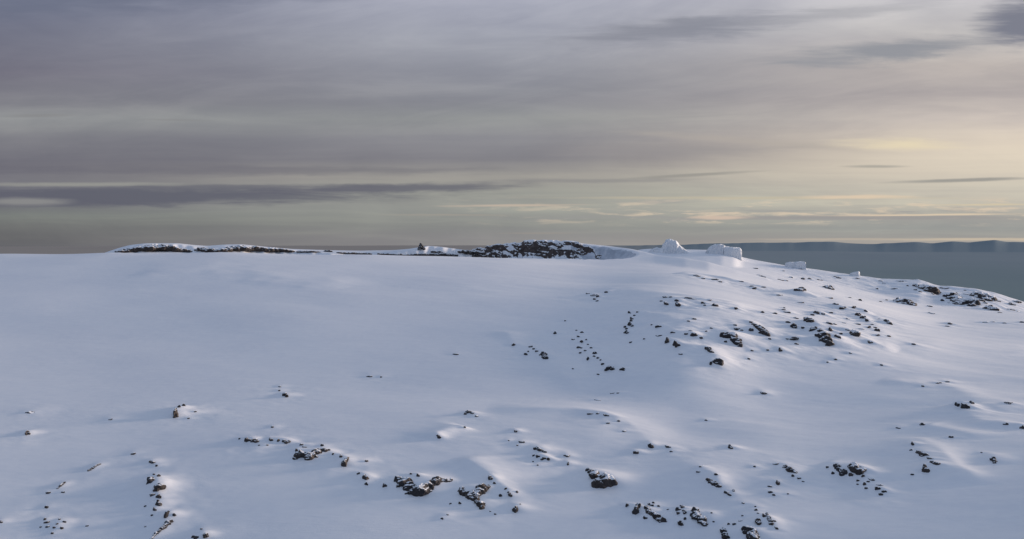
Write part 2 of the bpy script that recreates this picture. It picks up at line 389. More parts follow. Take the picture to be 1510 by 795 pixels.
CL.append(("rocks near the right edge of the lower slope", "near the right edge of the lower slope", [
    (1360, 626, 9, 3.4, "sliver at drift tip", "flat sliver of rock at the left tip of a pale drift near the right edge"), (1325, 631, 6, 2), (1403, 645, 6, 3), (1345, 655, 4.6, 5), (1345, 665, 6, 2),
    ([(1351, 669, 3.4), (1357, 671, 4), (1363, 674, 5), (1364, 680, 6), (1363, 685, 5)], "crooked upper rock", "crooked dark rock bending downward in the lower right, above the pyramid-shaped one"),
    (1371, 680, 8, 2.6), (1363, 693, 12, 10, "pyramid rock", "small dark pyramid-shaped rock below the crooked rock in the lower right"),
    (1379, 689, 14, 4, "flat grey slab", "flat grey slab to the right of the small pyramid-shaped rock"), (1345, 701, 4, 2.6),
    (1422, 599, 11, 8, "dark drift rock", "dark double-humped rock at the left end of the bright drift near the right edge"), (1411, 599, 7, 5), (1432, 598, 8, 4),
    (1508, 630, 9, 6, "right edge slab", "brownish slab cut off by the right edge, below the bright drift"), (1483, 626, 6, 3), (1487, 595, 11, 2.4, "drift crest sliver", "very thin sliver of rock on the bright drift close to the right edge"),
    ([(1463, 673, 5), (1465, 678, 5), (1467, 683, 3)], "faint upright rock", "faint greyish upright rock half buried in snow near the right edge"), (1447, 668, 3, 1.6), (1396, 563, 6, 2), (1384, 565, 9, 2.4), (1361, 570, 4, 2)]))
CL.append(("stones along the left spur below the plateau", "along the left spur below the plateau", [
    (757, 508, 5, 4), (775, 523, 5, 3.6), (779, 520, 3, 2.6), (783, 512, 6, 3), (787, 517, 4, 3), (792, 520, 5, 2.6),
    ([(798, 518, 6), (801, 523, 6), (804, 527, 6)], "double dark stone", "pair of joined black stones on the bright snow spur in the middle of the slope"), (796, 525, 3, 2),
    (818, 491, 5, 4.6, "black dot stone", "single black stone standing on its own above and right of the bright spur"), (672, 523, 8, 2, "faint left sliver", "very faint thin sliver of rock on the smooth middle slope"), (833, 473, 3, 2),
    (850, 487, 3, 2), (858, 490, 5, 2.6), (845, 501, 5, 2.6), (853, 498, 4, 3), (857, 504, 5, 4), (864, 503, 3, 2.4), (867, 509, 3, 2), (854, 513, 9, 3),
    (872, 515, 4, 3), (856, 521, 4, 2.6), (863, 520, 4, 2),
    ([(869, 520, 3.4), (874, 522, 4.6), (879, 524, 4)], "slanting blade", "slanting blade of rock in the middle of the stone trail above the oval boulder"),
    (867, 530, 4, 5.4), (876, 528, 4, 2.4), (882, 528, 4, 3), (886, 532, 3, 2.4), (889, 539, 5, 3),
    (900, 543, 15, 6.4, "oval boulder", "long oval black boulder at the lower end of the stone trail"), (918, 546, 8, 4.6, "companion stone", "small oval stone right next to the long oval black boulder"), (882, 553, 4, 2.4), (845, 544, 3, 2)]))
CL.append(("stones of the curved string below the summit plateau", "in the curved string below the summit plateau", [
    (928, 461, 6, 3.4), (941, 461, 8, 3, "string top sliver", "dark sliver at the top right end of the curved stone string"), (935, 466, 4, 3), (931, 470, 5, 4.4), (931, 475, 5, 4), (929, 480, 9, 6, "string middle rock", "biggest rock in the middle of the curved stone string"),
    (922, 483, 4, 3), (923, 491, 8, 5, "string foot rock", "dark rock at the lower foot of the curved stone string"), (924, 488, 4, 3), (930, 505, 4, 2.6), (950, 500, 3, 2),
    (874, 435, 13, 3), (882, 438, 7, 4), (877, 441, 4, 3), (881, 443, 4, 3), (867, 434, 5, 2.4), (894, 430, 10, 4.4, "lit-side stone", "dark stone with a bright snow tail, highest left on the hillside")]))
CL.append(("rocks of the middle hillside", "on the middle hillside", [
    (985, 439, 14, 3.4, "thin ledge", "thin dark ledge, upper left of the row of rocks on the middle hillside"), (997, 443, 12, 4), (999, 450, 9, 7, "ledge block", "dark block below the thin ledge on the middle hillside"), (982, 449, 7, 5), (976, 444, 5, 2.4),
    (1021, 441, 20, 2.6, "long thin ledge", "very long thin ledge in the middle of the row on the middle hillside"),
    (1036, 447, 6, 4), (1045, 443, 8, 2.4), (1053, 451, 13, 5.4, "right ledge rock", "dark wedge ending the row of ledges on the middle hillside"), (1039, 452, 4, 2),
    (1085, 455, 6, 4.6, "single dark stone", "single dark stone with a bright halo of snow on the middle hillside"),
    (969, 482, 12, 4, "left slab", "low dark slab right of the curved stone string on the middle hillside"), (961, 481, 4, 2), (972, 495, 8, 2), (992, 491, 9, 3), (984, 504, 6, 9), (995, 509, 9, 9, "square dark rock", "squarish dark rock, lower left of the middle hillside rocks"), (1001, 511, 4, 3),
    (1012, 494, 5, 3), (1018, 491, 5, 2.4), (1023, 495, 11, 5.4, "small hump rock", "dark humped rock left of the hooked crag on the middle hillside"), (1034, 499, 4.4, 3), (1023, 471, 7, 3), (1015, 474, 4, 2), (1004, 522, 6, 2), (1041, 488, 3, 2), (1049, 484, 4, 2),
    ([(1064, 494, 5), (1070, 497, 7), (1078, 498, 9), (1085, 502, 9), (1091, 508, 6)], "hooked crag", "dark hooked crag curving down to the right on the middle hillside"), (1070, 503, 5, 3),
    (1087, 484, 9, 3), (1084, 479, 5, 2.4), (1094, 486, 4, 2), (1107, 487, 7, 5), (1107, 476, 7, 3), (1111, 479, 5, 3),
    ([(1114, 483, 5), (1119, 486, 7), (1126, 490, 8), (1132, 493, 6)], "slanting dark crag", "short thick crag slanting to the right between the hooked crag and the broken cliff"),
    ([(1041, 514, 5), (1045, 517, 6), (1050, 522, 4)], "upper column rock", "slanting rock directly above the leaning column on the middle hillside"),
    ([(1052, 525, 5), (1057, 530, 7), (1059, 536, 9), (1058, 541, 6)], "leaning column", "leaning dark column of rock, lowest of the middle hillside rocks"), (1048, 537, 3.6, 5.4),
    (1109, 516, 4, 2.6), (1132, 516, 4.4, 2.6), (1150, 516, 5, 6), (1104, 529, 4, 2.4), (1135, 500, 4, 3)]))
CL.append(("rocks of the broken cliff at the right hillside", "by the broken cliff on the right hillside", [
    (1169, 482, 11, 8, "left cliff block", "dark block at the upper left corner of the broken cliff on the right hillside"), (1162, 477, 6, 3), (1184, 486, 5, 4), (1175, 469, 10, 2.4), (1171, 499, 13, 5, "low brown slab", "low brownish slab left of the biggest cliff boulder on the right hillside"), (1175, 507, 6, 3), (1161, 499, 4, 2),
    ([(1190, 475, 6), (1196, 478, 9), (1202, 481, 9), (1206, 485, 7)], "upper cliff face", "brownish upper face of the broken cliff on the right hillside"),
    (1199, 489, 11, 8, "middle cliff boulder", "dark boulder in the middle of the broken cliff on the right hillside"), (1209, 494, 10, 6),
    ([(1208, 498, 8), (1213, 501, 13), (1219, 504, 13), (1224, 508, 9)], "biggest cliff boulder", "biggest black boulder at the foot of the broken cliff on the right hillside"),
    (1224, 481, 11, 4), (1231, 478, 6, 2.6), (1224, 491, 7, 6), (1235, 502, 8, 7, "cliff side stone", "dark stone just right of the biggest cliff boulder"), (1240, 495, 4, 3),
    ([(1254, 491, 8), (1258, 494, 12), (1262, 499, 9)], "tooth-shaped boulder", "tooth-shaped boulder standing apart, right of the broken cliff"), (1250, 491, 6, 2),
    (1205, 462, 11, 4), (1198, 464, 5, 3), (1213, 464, 5, 3), (1225, 461, 5, 3), (1161, 460, 13, 2.6), (1155, 458, 5, 2), (1142, 462, 8, 2.4), (1124, 460, 5, 3), (1156, 454, 3, 2), (1231, 450, 5, 3),
    (1232, 531, 5, 2.6), (1220, 535, 3, 2), (1254, 521, 4, 2), (1283, 506, 7, 3)]))
CL.append(("dark stones along the lit shoulder at right", "along the lit shoulder at right", [
    (1242, 454, 10, 5, "shoulder top stone", "dark stone at the upper left start of the lit shoulder at right"), (1234, 451, 5, 2.4), (1259, 455, 7, 5), (1264, 464, 10, 6, "first shoulder block", "dark block, highest of the diagonal chain on the lit shoulder"), (1272, 470, 8, 6, "second shoulder block", "dark block, second in the diagonal chain on the lit shoulder"), (1278, 473, 5, 6), (1276, 460, 6, 4.4),
    (1281, 483, 6, 4), (1286, 479, 4, 2), (1294, 488, 10, 5), (1290, 484, 5, 2.6), (1294, 494, 7, 3), (1311, 496, 5, 3),
    ([(1300, 472, 3), (1305, 474, 4), (1311, 477, 6)], "shoulder end rock", "dark pointed rock ending the lit shoulder at right"), (1297, 470, 5, 2), (1265, 478, 6, 2), (1250, 470, 5, 2), (1244, 476, 5, 2), (1270, 486, 6, 2),
    (1268, 442, 6, 4, "stone above shoulder", "small dark stone on pale snow above the lit shoulder"), (1225, 440, 6, 2.6), (1181, 446, 8, 2.4), (1300, 539, 4.4, 2.4), (1253, 439, 4, 1.6), (1347, 508, 5, 2.6)]))
CL.append(("rocks on the upper right plateau edge", "on the upper right plateau edge", [
    (1029, 407, 14, 3, "bank top ledge", "thin dark ledge at the top of the lit snow bank under the rime towers"), (1037, 410, 7, 3.4), (1056, 413, 13, 2.4), (1062, 415, 6, 3), (1112, 425, 7, 4.4), (1108, 423, 5, 2), (1126, 424, 6, 2), (1093, 415, 6, 1.6), (1148, 435, 9, 2.4),
    ([(1176, 430, 6), (1182, 431, 8), (1188, 434, 6)], "lit brown outcrop", "brown sunlit outcrop half drifted over on the upper right bank"), (1195, 433, 8, 3.4),
    ([(1215, 417, 6), (1220, 421, 8), (1226, 425, 4)], "grey slanting boulder", "greyish slanting boulder on the shaded bank below the small white block"),
    (1126, 407, 10, 2.6), (1118, 405, 5, 2), (1151, 412, 12, 3), (1158, 413, 6, 2.6), (1166, 408, 9, 4), (1184, 410, 8, 5), (1193, 410, 5, 4), (1208, 412, 9, 3), (1113, 395, 7, 2), (1154, 399, 5, 1.6), (1182, 396, 6, 2), (1236, 409, 8, 3.4), (1231, 407, 4, 2), (1264, 410, 8, 2.4)]))
CL.append(("rock patches on the far right ridge", "on the far right ridge", [
    (1293, 426, 4.4, 3), (1319, 426, 7, 2), (1329, 414, 12, 2), (1338, 420, 3.4, 3), (1299, 414, 5, 3), (1304, 417, 4, 2), (1352, 411, 9, 2.6, "crest knob", "dark knob on the skyline crest of the far right ridge"),
    ([(1299, 430, 4), (1308, 433, 5), (1316, 436, 9), (1325, 439, 9), (1334, 443, 9), (1344, 447, 5), (1349, 451, 3)], "long slab patch", "long slanting slab patch, leftmost rock patch on the far right ridge"), (1299, 444, 4, 2.6), (1307, 442, 3, 2.6),
    ([(1353, 419, 4), (1360, 421, 7), (1367, 424, 9), (1374, 428, 8)], "upper ridge patch", "dark rock patch just below the crest, above the long slab patch"), (1350, 427, 4, 3), (1357, 430, 4, 3), (1375, 433, 4, 4), (1384, 431, 7, 4),
    (1392, 424, 13, 2.4), (1389, 442, 6, 5),
    ([(1401, 430, 5), (1405, 435, 8), (1410, 441, 12), (1418, 440, 10), (1426, 442, 9), (1434, 445, 7), (1431, 450, 6)], "broad ridge patch", "broadest broken rock patch in the middle of the far right ridge"), (1424, 433, 6, 2.6), (1421, 427, 5, 2), (1409, 448, 5, 2.6),
    ([(1434, 427, 5), (1440, 431, 8), (1447, 435, 8), (1456, 438, 7), (1464, 441, 4)], "crest side patch", "slanting rock patch close under the crest on the far right ridge"), (1447, 442, 8, 5), (1452, 446, 5, 3),
    ([(1453, 449, 8), (1458, 452, 8), (1465, 454, 5)], "lower right patch", "dark rock patch low on the far right ridge"), (1474, 460, 12, 2.6), (1371, 451, 10, 2.6), (1374, 462, 10, 2), (1471, 443, 11, 3),
    (1491, 448, 10, 5), (1500, 444, 16, 3.6, "edge crest slab", "flat dark slab on the crest at the right edge of the far ridge"), (1491, 456, 14, 3), (1499, 458, 6, 3), (1508, 475, 8, 3),
    (1401, 477, 11, 4, "flat rock in pale snow", "dark-lipped rock alone on the pale flat snow in front of the far right ridge"), (1396, 481, 5, 2), (1480, 477, 5, 2), (1454, 476, 7, 1.8), (1463, 476, 5, 1.8)]))
SKY_ROCKS = [
    ([(172, 371, 2), (182, 370, 4), (194, 368.5, 5), (206, 367.5, 7), (218, 366.5, 9), (230, 366, 9), (242, 366, 9), (254, 368, 7), (266, 369.5, 5), (278, 371, 3)], "long low brown outcrop with a snow roof, at the left of the skyline ridge"),
    ([(290, 369, 3), (298, 368, 5), (307, 369.5, 5), (317, 370.5, 3)], "short low outcrop between the two long ones on the left skyline ridge"),
    ([(322, 370, 2), (332, 369, 5), (344, 367, 7), (356, 366, 8), (368, 367, 7), (382, 368.5, 6), (396, 368.5, 6), (410, 369, 5), (422, 370, 4), (432, 371, 2.5)], "long low outcrop reaching toward the middle of the left skyline ridge"),
    ([(440, 371.5, 1.6), (458, 371.5, 2.2), (470, 371.5, 1.6)], "small dark ledge right of the long low skyline outcrops"),
    ([(480, 370.5, 2), (488, 371, 2)], "tiny dark ledge on the skyline ridge between the outcrops and the cairn"),
    ([(500, 373, 1.6), (520, 373.5, 2), (545, 374.5, 1.6)], "faint thin dark ledge on the skyline ridge well to the left of the cairn"),
    ([(560, 374.5, 1.6), (575, 375.5, 2), (590, 376, 2.2), (605, 376.3, 2.4), (620, 376, 3), (635, 376, 4), (648, 376, 5), (660, 376, 4), (672, 377, 3)], "long thin dark rock band running under the snow below the cairn"),
    ([(682, 371.5, 4), (690, 372, 5), (699, 372, 5), (708, 372.5, 4)], "dark ledge just left of the big rocky face on the skyline"),
    ([(641, 371.5, 3), (650, 373, 4)], "small dark rock on the snow slope right below the cairn"),
]

# ------------------------------------------------------------------ rocks: placing
placed = []          # every rock: dict(blobs=[(x,y,z,sx,sy,sz,rot)], label, group, big)
mounds = []


def blob_at(px, py, w, h, stretch=1.0):
    x, y, r = at_grid(px, py + h * 0.42)
    k = math.hypot(r, 0) / F * math.sqrt(1 + ((px - W / 2) / F) ** 2)
    k = r / F
    wm, hm = w * k, h * k
    te = -pix_dir(px, py)[1]
    sx = wm * 0.62
    sz = hm * 0.88
    far_ = min(max((r - 110) / 120, 0), 1)
    sz *= 1 - 0.3 * far_
    sx *= 1 + 0.1 * far_
    sy = min(max(sx * 0.75, sz * 0.7), sz * 2.2)
    ax, ay = x / r, y / r
    cx, cy = x + ax * sy * 0.45, y + ay * sy * 0.45
    gz = height(x, y)
    return [cx, cy, gz + hm * 0.10, sx, sy, sz, -math.atan2(x, y) + random.uniform(-.35, .35), hm, wm]


for gi, (group, place, entries) in enumerate(CL):
    anchors = []
    items = []
    for e in entries:
        if isinstance(e[0], list):
            bl = []
            P_ = []
            for q0, q1 in zip(e[0][:-1], e[0][1:]):
                nseg = max(1, int(round(math.hypot(q1[0] - q0[0], q1[1] - q0[1]) / (0.42 * (q0[2] + q1[2]) / 2 + 0.6))))
                P_ += [tuple(q0[k_] + (q1[k_] - q0[k_]) * s_ / nseg for k_ in range(3)) for s_ in range(nseg)]
            P_.append(e[0][-1])
            for (px, py, t) in P_:
                t2 = t * random.uniform(0.8, 1.2) * (1.4 if 'far right ridge' in group else 1.0)
                bl.append(blob_at(px, py + random.uniform(-.12, .12) * t, t2 * 1.45, t2 * 0.95))
            c = e[0][len(e[0]) // 2]
            # a crag follows the ground it stands on, bedded a little deeper
            items.append(dict(blobs=bl, label=e[2], group=group, px=(c[0], c[1]), big=True))
            anchors.append((c[0], c[1], e[1]))
        else:
            px, py, w, h = e[:4]
            it = dict(blobs=[blob_at(px, py, w, h)], label=e[5] if len(e) > 4 else None, group=group, px=(px, py), big=(w * h > 38), w=w, h=h)
            if w > 9 and h < 5 and w / h > 2.2:                        # flat slivers: a few overlapping plates
                it['blobs'] = [blob_at(px - w * 0.27, py - 0.2, w * 0.5, h * 0.85), blob_at(px + w * 0.03, py + 0.3, w * 0.5, h),
                               blob_at(px + w * 0.3, py, w * 0.42, h * 0.7)]
            elif w * h > 20:                                           # broken rock: a main lump and shoulders
                sg = random.choice((-1, 1)) if h > w else -1
                big_ = 'boulder' in (e[5] if len(e) > 4 else '')
                kx = 0.30 if not big_ else 0.22
                it['blobs'] = [blob_at(px - 0.05 * w, py, w * (0.66 if not big_ else 0.85), h * 0.95),
                               blob_at(px + w * kx, py - sg * 0.16 * h, w * random.uniform(.4, .6), h * random.uniform(.5, .75)),
                               blob_at(px - w * kx * 1.1, py + sg * 0.2 * h, w * random.uniform(.35, .5), h * random.uniform(.4, .6))]
            items.append(it)
            if len(e) > 4:
                anchors.append((px, py, e[4]))
    # every unnamed stone is told by its kind, its side and its rank beside the closest named rock
    ranks = {}
    todo = []
    for it in items:
        if it['label'] is None:
            a = min(anchors, key=lambda q: math.hypot(q[0] - it['px'][0], (q[1] - it['px'][1]) * 1.3))
            dx, dy = it['px'][0] - a[0], (it['px'][1] - a[1]) * 1.5
            side_ = ('to the right of' if dx > 0 else 'to the left of') if abs(dx) > abs(dy) else ('below' if dy > 0 else 'above')
            todo.append((a, side_, math.hypot(dx, dy), it))
    todo.sort(key=lambda q: q[2])
    order = ['first', 'second', 'third', 'fourth', 'fifth', 'sixth', 'seventh', 'eighth']
    cnt = {}
    for a, s, d, it in todo:
        cnt[(a, s)] = cnt.get((a, s), 0) + 1
    for a, s, d, it in todo:
        i = ranks.get((a, s), 0); ranks[(a, s)] = i + 1
        kind = 'thin flat stone' if it['w'] / it['h'] > 2.4 else ('tiny dark stone' if it['w'] < 5 else 'small dark rock')
        rank = '' if cnt[(a, s)] == 1 else order[min(i, 7)] + ' '
        it['label'] = ("%s, %sone %s the %s" % (kind, rank, s, a[2])) if rank else ("%s in snow %s the %s" % (kind, s, a[2]))
        pl = ' ' + place
        if len((it['label'] + pl).split()) <= 16:
            it['label'] += pl
    placed += items

for pts, lab in SKY_ROCKS:
    bl = []
    P_ = []
    for q0, q1 in zip(pts[:-1], pts[1:]):
        nseg = max(1, int(abs(q1[0] - q0[0]) / 2.2))
        P_ += [tuple(q0[k_] + (q1[k_] - q0[k_]) * s_ / nseg for k_ in range(3)) for s_ in range(nseg)]
    P_.append(pts[-1])
    for (px, py, t) in P_:
        t = t * random.uniform(0.88, 1.12) + 1.0
        x, y, r = at_grid(px, py + t * 0.2, rmin=318)
        k = r / F
        tm = t * k
        bl.append([x, y, height(x, y) + tm * 0.15, tm * 1.5, tm * 0.7, tm * 0.52, random.uniform(-.3, .3), tm, tm * 1.5])
    placed.append(dict(blobs=bl, label=lab, group="low outcrops along the left skyline ridge", px=pts[0][:2], big=False, nomound=True))

# only the stones that show largest stay single; the last tiny flecks are one scatter
def size_px(it):
    return sum(max(q[7], .01) * max(q[8], .01) * (F / math.hypot(q[0], q[1])) ** 2 for q in it['blobs']) * (1 if len(it['blobs']) < 4 else 3)
rank_ = sorted(range(len(placed)), key=lambda i_: -size_px(placed[i_]) - (1e4 if placed[i_].get('nomound') else 0))
keepset = set(rank_[:292])
scatter = [placed[i_] for i_ in range(len(placed)) if i_ not in keepset]
placed = [placed[i_] for i_ in range(len(placed)) if i_ in keepset]

# the snow drifts in behind each rock and leaves its downhill face bare
for it in placed + scatter:
    if it.get('nomound'):
        continue
    for b in it['blobs']:
        cx, cy, cz, sx, sy, sz, rot, hm, wm = b
        r = math.hypot(cx, cy); ax, ay = cx / r, cy / r
        if r > 260:
            continue
        mx, my = cx + ax * sy * 1.3, cy + ay * sy * 1.3
        rad = max(wm, hm) * 1.5 + 0.25
        amp = 0.55 * hm / (1 + 0.30 * (len(it['blobs']) - 1))
        a = math.atan2(mx, my)
        pad = 3 * rad
        i0, i1 = np.searchsorted(AZ, [a - pad / r, a + pad / r]); j0, j1 = np.searchsorted(RR, [r - pad, r + pad])
        dx, dy = X[i0:i1, j0:j1] - mx, Y[i0:i1, j0:j1] - my
        fwd = dx * ax + dy * ay; lat = dx * ay - dy * ax
        rf = np.where(fwd < 0, rad * 0.45, rad * 1.5)
        rl = np.where(lat < 0, rad * 0.9, rad * 1.3)
        Z[i0:i1, j0:j1] += amp * np.exp(-(fwd / rf) ** 2 - (lat / rl) ** 2)

# broken, lumpy snow over buried ledges wherever rocks crowd together
mask = np.zeros_like(Z)
for it in placed + scatter:
    if it.get('nomound'):
        continue
    b0 = it['blobs'][0]
    r = math.hypot(b0[0], b0[1]); a = math.atan2(b0[0], b0[1])
    rad = 0.028 * r + 0.8
    i0, i1 = np.searchsorted(AZ, [a - 2.5 * rad / r, a + 2.5 * rad / r]); j0, j1 = np.searchsorted(RR, [r - 3 * rad, r + 3 * rad])
    wk = min(1.0, b0[7] * b0[8] * (F / r) ** 2 / 30)
    mask[i0:i1, j0:j1] += 0.33 * wk * np.exp(-((X[i0:i1, j0:j1] - b0[0]) ** 2 + (Y[i0:i1, j0:j1] - b0[1]) ** 2) / rad ** 2)
mask = 1 - np.exp(-mask)
sel_i = np.where(np.abs(AZ) < 0.62)[0]; i0, i1 = sel_i[0], sel_i[-1] + 1
j0, j1 = np.searchsorted(RR, [45, 360])
xs, ys = X[i0:i1, j0:j1], Y[i0:i1, j0:j1]
us, vs2 = U[i0:i1, j0:j1], V[i0:i1, j0:j1]
lump = (1 - 2 * np.abs(fbm(us / 1.5, vs2, 7.0, 601, 3, 0.5))) * 0.5 + 0.6 * fbm(us / 1.3, vs2, 2.6, 611, 3, 0.55)
scale_ = np.clip(R2[i0:i1, j0:j1] / 110, 0.6, 1.8)
Z[i0:i1, j0:j1] += mask[i0:i1, j0:j1] * lump * 0.22 * scale_
dz_lump = True

for it in placed + scatter:
    if it.get('nomound'):
        continue
    for b_ in it['blobs']:
        b_[2] = height(b_[0], b_[1]) - 0.12 * b_[7]

# ------------------------------------------------------------------ colours and light settings
LOWC = [(82, 93, 93), (92, 101, 100), (90, 98, 101), (97, 103, 105), (110, 104, 97), (86, 95, 99), (90, 98, 101)]  # lowland and hill colours with the haze painted in
LOWK = 2.3
BACKDIM = (0.33, 0.39, 0.50)
SUNP = (74, 4.3, 6.2, 12.0, (1.0, 0.80, 0.65))
NISH = 0.03
GLOW = (2.5, 1.8, 1.1)
ZEN = (143, 158, 182)
SKY_L = [(365, (100, 101, 104)), (352, (101, 102, 103)), (335, (112, 114, 112)), (318, (121, 126, 122)), (300, (104, 104, 114)), (275, (116, 116, 124)), (245, (106, 105, 115)), (205, (122, 122, 128)),
         (175, (146, 148, 148)), (155, (126, 126, 132)), (110, (114, 112, 124)), (50, (108, 110, 126)), (0, (106, 112, 132))]
SKY_M = [(370, (138, 136, 136)), (352, (144, 143, 141)), (335, (140, 142, 138)), (310, (156, 158, 150)), (285, (152, 153, 146)), (262, (158, 155, 148)), (235, (128, 127, 132)), (205, (134, 134, 139)),
         (175, (144, 146, 146)), (150, (136, 137, 143)), (100, (146, 148, 156)), (50, (156, 159, 170)), (0, (166, 169, 182))]
SKY_R = [(375, (140, 144, 140)), (358, (176, 170, 160)), (350, (166, 165, 157)), (336, (160, 163, 157)), (318, (176, 174, 164)), (300, (204, 198, 180)), (275, (202, 196, 180)), (250, (216, 205, 186)), (215, (214, 201, 184)), (180, (196, 186, 178)),
         (140, (178, 170, 166)), (100, (184, 176, 170)), (50, (192, 188, 185)), (0, (194, 192, 194))]
# x, y, half-width, half-height, tilt, colour, strength, raggedness, softness
CLOUDS = [
    (1400, 235, 330, 62, 0.0, (218, 206, 186), 0.35, 0.4, 1.0),
    (150, 290, 500, 16, 0.005, (88, 90, 104), 0.85, 0.7, 0.6),
    (560, 279, 270, 8, 0.025, (93, 94, 107), 0.8, 0.9, 0.7),
    (860, 267, 170, 4, 0.01, (124, 123, 127), 0.45, 0.9, 0.8),
    (330, 276, 260, 5, 0.01, (98, 99, 110), 0.7, 0.9, 0.7),
    (380, 252, 400, 8, 0.0, (102, 101, 112), 0.5, 1.0, 0.9),
    (40, 297, 75, 7, 0.0, (138, 138, 138), 0.8, 0.5, 0.7),
    (110, 272, 170, 4, 0.0, (146, 146, 142), 0.8, 0.6, 0.7),
    (985, 48, 190, 21, 0.10, (134, 136, 147), 0.95, 0.9, 0.9),
    (1240, 22, 150, 12, 0.12, (156, 156, 162), 0.6, 1.0, 0.9),
    (1310, 77, 180, 19, 0.09, (140, 142, 149), 0.95, 0.9, 0.8),
    (1505, 36, 75, 38, 0.05, (120, 122, 135), 1.0, 0.7, 0.7),
    (1330, 214, 95, 10, -0.02, (222, 208, 178), 0.85, 0.8, 0.95),
    (1110, 210, 190, 7, -0.08, (172, 164, 156), 0.5, 0.8, 0.9),
    (980, 222, 200, 12, 0.0, (142, 138, 140), 0.6, 0.8, 0.9),
    (1420, 266, 130, 3.2, 0.03, (146, 144, 140), 0.9, 0.5, 0.7),
    (1290, 246, 50, 2.5, 0.0, (160, 156, 148), 0.8, 0.5, 0.8),
    (1030, 258, 110, 3.0, 0.06, (140, 138, 134), 0.7, 0.6, 0.8),
    (1080, 292, 330, 2.6, 0.0, (186, 176, 154), 0.6, 0.9, 0.9),
    (1260, 291, 90, 3.6, 0.0, (214, 194, 170), 0.9, 0.7, 0.8),
    (760, 303, 120, 2.0, 0.01, (184, 170, 156), 0.9, 0.8, 0.8),
    (660, 317, 100, 1.6, 0.0, (158, 150, 140), 0.5, 0.8, 0.8),
    (1270, 321, 290, 4.0, 0.004, (148, 146, 146), 0.9, 0.6, 0.6),
    (1060, 321, 46, 3.4, 0.0, (200, 180, 164), 0.9, 0.7, 0.6),
    (1360, 317, 170, 1.8, 0.01, (212, 194, 170), 0.9, 0.6, 0.8),
    (1440, 302, 90, 1.8, 0.0, (208, 192, 160), 0.6, 0.8, 0.8),
    (1240, 353, 170, 2.2, 0.0, (176, 166, 154), 0.8, 0.8, 0.7),
    (1450, 353, 130, 2.4, 0.0, (196, 182, 162), 0.8, 0.8, 0.7),
    (790, 344, 60, 1.6, 0.0, (148, 142, 136), 0.6, 0.8, 0.8),
    (60, 172, 60, 3, 0.02, (130, 130, 132), 0.7, 0.8, 0.8),
    (260, 178, 60, 2, -0.02, (132, 132, 134), 0.6, 0.8, 0.8),
    (200, 0, 420, 26, 0.06, (98, 104, 124), 0.6, 0.9, 1.0),
]

# ------------------------------------------------------------------ materials
def mat(name):
    m = bpy.data.materials.new(name); m.use_nodes = True
    nt = m.node_tree; nt.nodes.clear()
    return m, nt


class NB:
    """small helper to write node maths"""
    def __init__(self, nt):
        self.nt = nt

    def node(self, t, **kw):
        nd = self.nt.nodes.new(t)
        for k, v in kw.items():
            setattr(nd, k, v)
        return nd

    def put(self, sock, v):
        if isinstance(v, bpy.types.NodeSocket):
            self.nt.links.new(v, sock)
        else:
            sock.default_value = v

    def m(self, op, a, b=None, c=None, clamp=False):
        nd = self.node('ShaderNodeMath', operation=op); nd.use_clamp = clamp
        self.put(nd.inputs[0], a)
        if b is not None: self.put(nd.inputs[1], b)
        if c is not None: self.put(nd.inputs[2], c)
        return nd.outputs[0]

    def vec(self, x, y, z=0.0):
        nd = self.node('ShaderNodeCombineXYZ')
        for s, v in zip(nd.inputs, (x, y, z)): self.put(s, v)
        return nd.outputs[0]

    def noise(self, v, scale, detail=4.0, rough=0.5, dist=0.0):
        nd = self.node('ShaderNodeTexNoise'); self.put(nd.inputs['Vector'], v)
        nd.inputs['Scale'].default_value = scale; nd.inputs['Detail'].default_value = detail
        nd.inputs['Roughness'].default_value = rough; nd.inputs['Distortion'].default_value = dist
        return nd.outputs[0]

    def smooth(self, v, lo, hi, a=0.0, b=1.0):
        nd = self.node('ShaderNodeMapRange', interpolation_type='SMOOTHSTEP')
        for s, q in zip(nd.inputs[:5], (v, lo, hi, a, b)): self.put(s, q)
        return nd.outputs[0]

    def mix(self, f, a, b, blend='MIX'):
        nd = self.node('ShaderNodeMix', data_type='RGBA', blend_type=blend)
        self.put(nd.inputs[0], f)
        for s, v in ((nd.inputs[6], a), (nd.inputs[7], b)):
            if isinstance(v, tuple): v = (*v[:3], 1.0)
            self.put(s, v)
        return nd.outputs[2]

    def ramp(self, f, stops, interp='B_SPLINE'):
        nd = self.node('ShaderNodeValToRGB'); self.put(nd.inputs[0], f)
        cr = nd.color_ramp; cr.interpolation = interp
        cr.elements[0].position = stops[0][0]; cr.elements[0].color = (*stops[0][1], 1)
        cr.elements[1].position = stops[-1][0]; cr.elements[1].color = (*stops[-1][1], 1)
        for p, c in stops[1:-1]:
            e = cr.elements.new(p); e.color = (*c, 1)
        return nd.outputs[0]


def srgb(r, g, b):
    f = lambda c: (c / 255 / 12.92) if c / 255 <= 0.04045 else ((c / 255 + 0.055) / 1.055) ** 2.4
    return (f(r), f(g), f(b))


def lowc(c):
    return tuple(min(q * LOWK, 0.9) for q in srgb(*c))


def snow_nodes(b, pos):
    n1 = b.noise(pos, 0.05, 4); n2 = b.noise(pos, 0.9, 5, 0.6)
    f = b.m('ADD', b.m('MULTIPLY', n1, 0.6), b.m('MULTIPLY', n2, 0.4))
    return b.ramp(f, [(0.3, (0.74, 0.77, 0.82)), (0.55, (0.83, 0.845, 0.87)), (0.75, (0.88, 0.885, 0.895))], 'LINEAR')


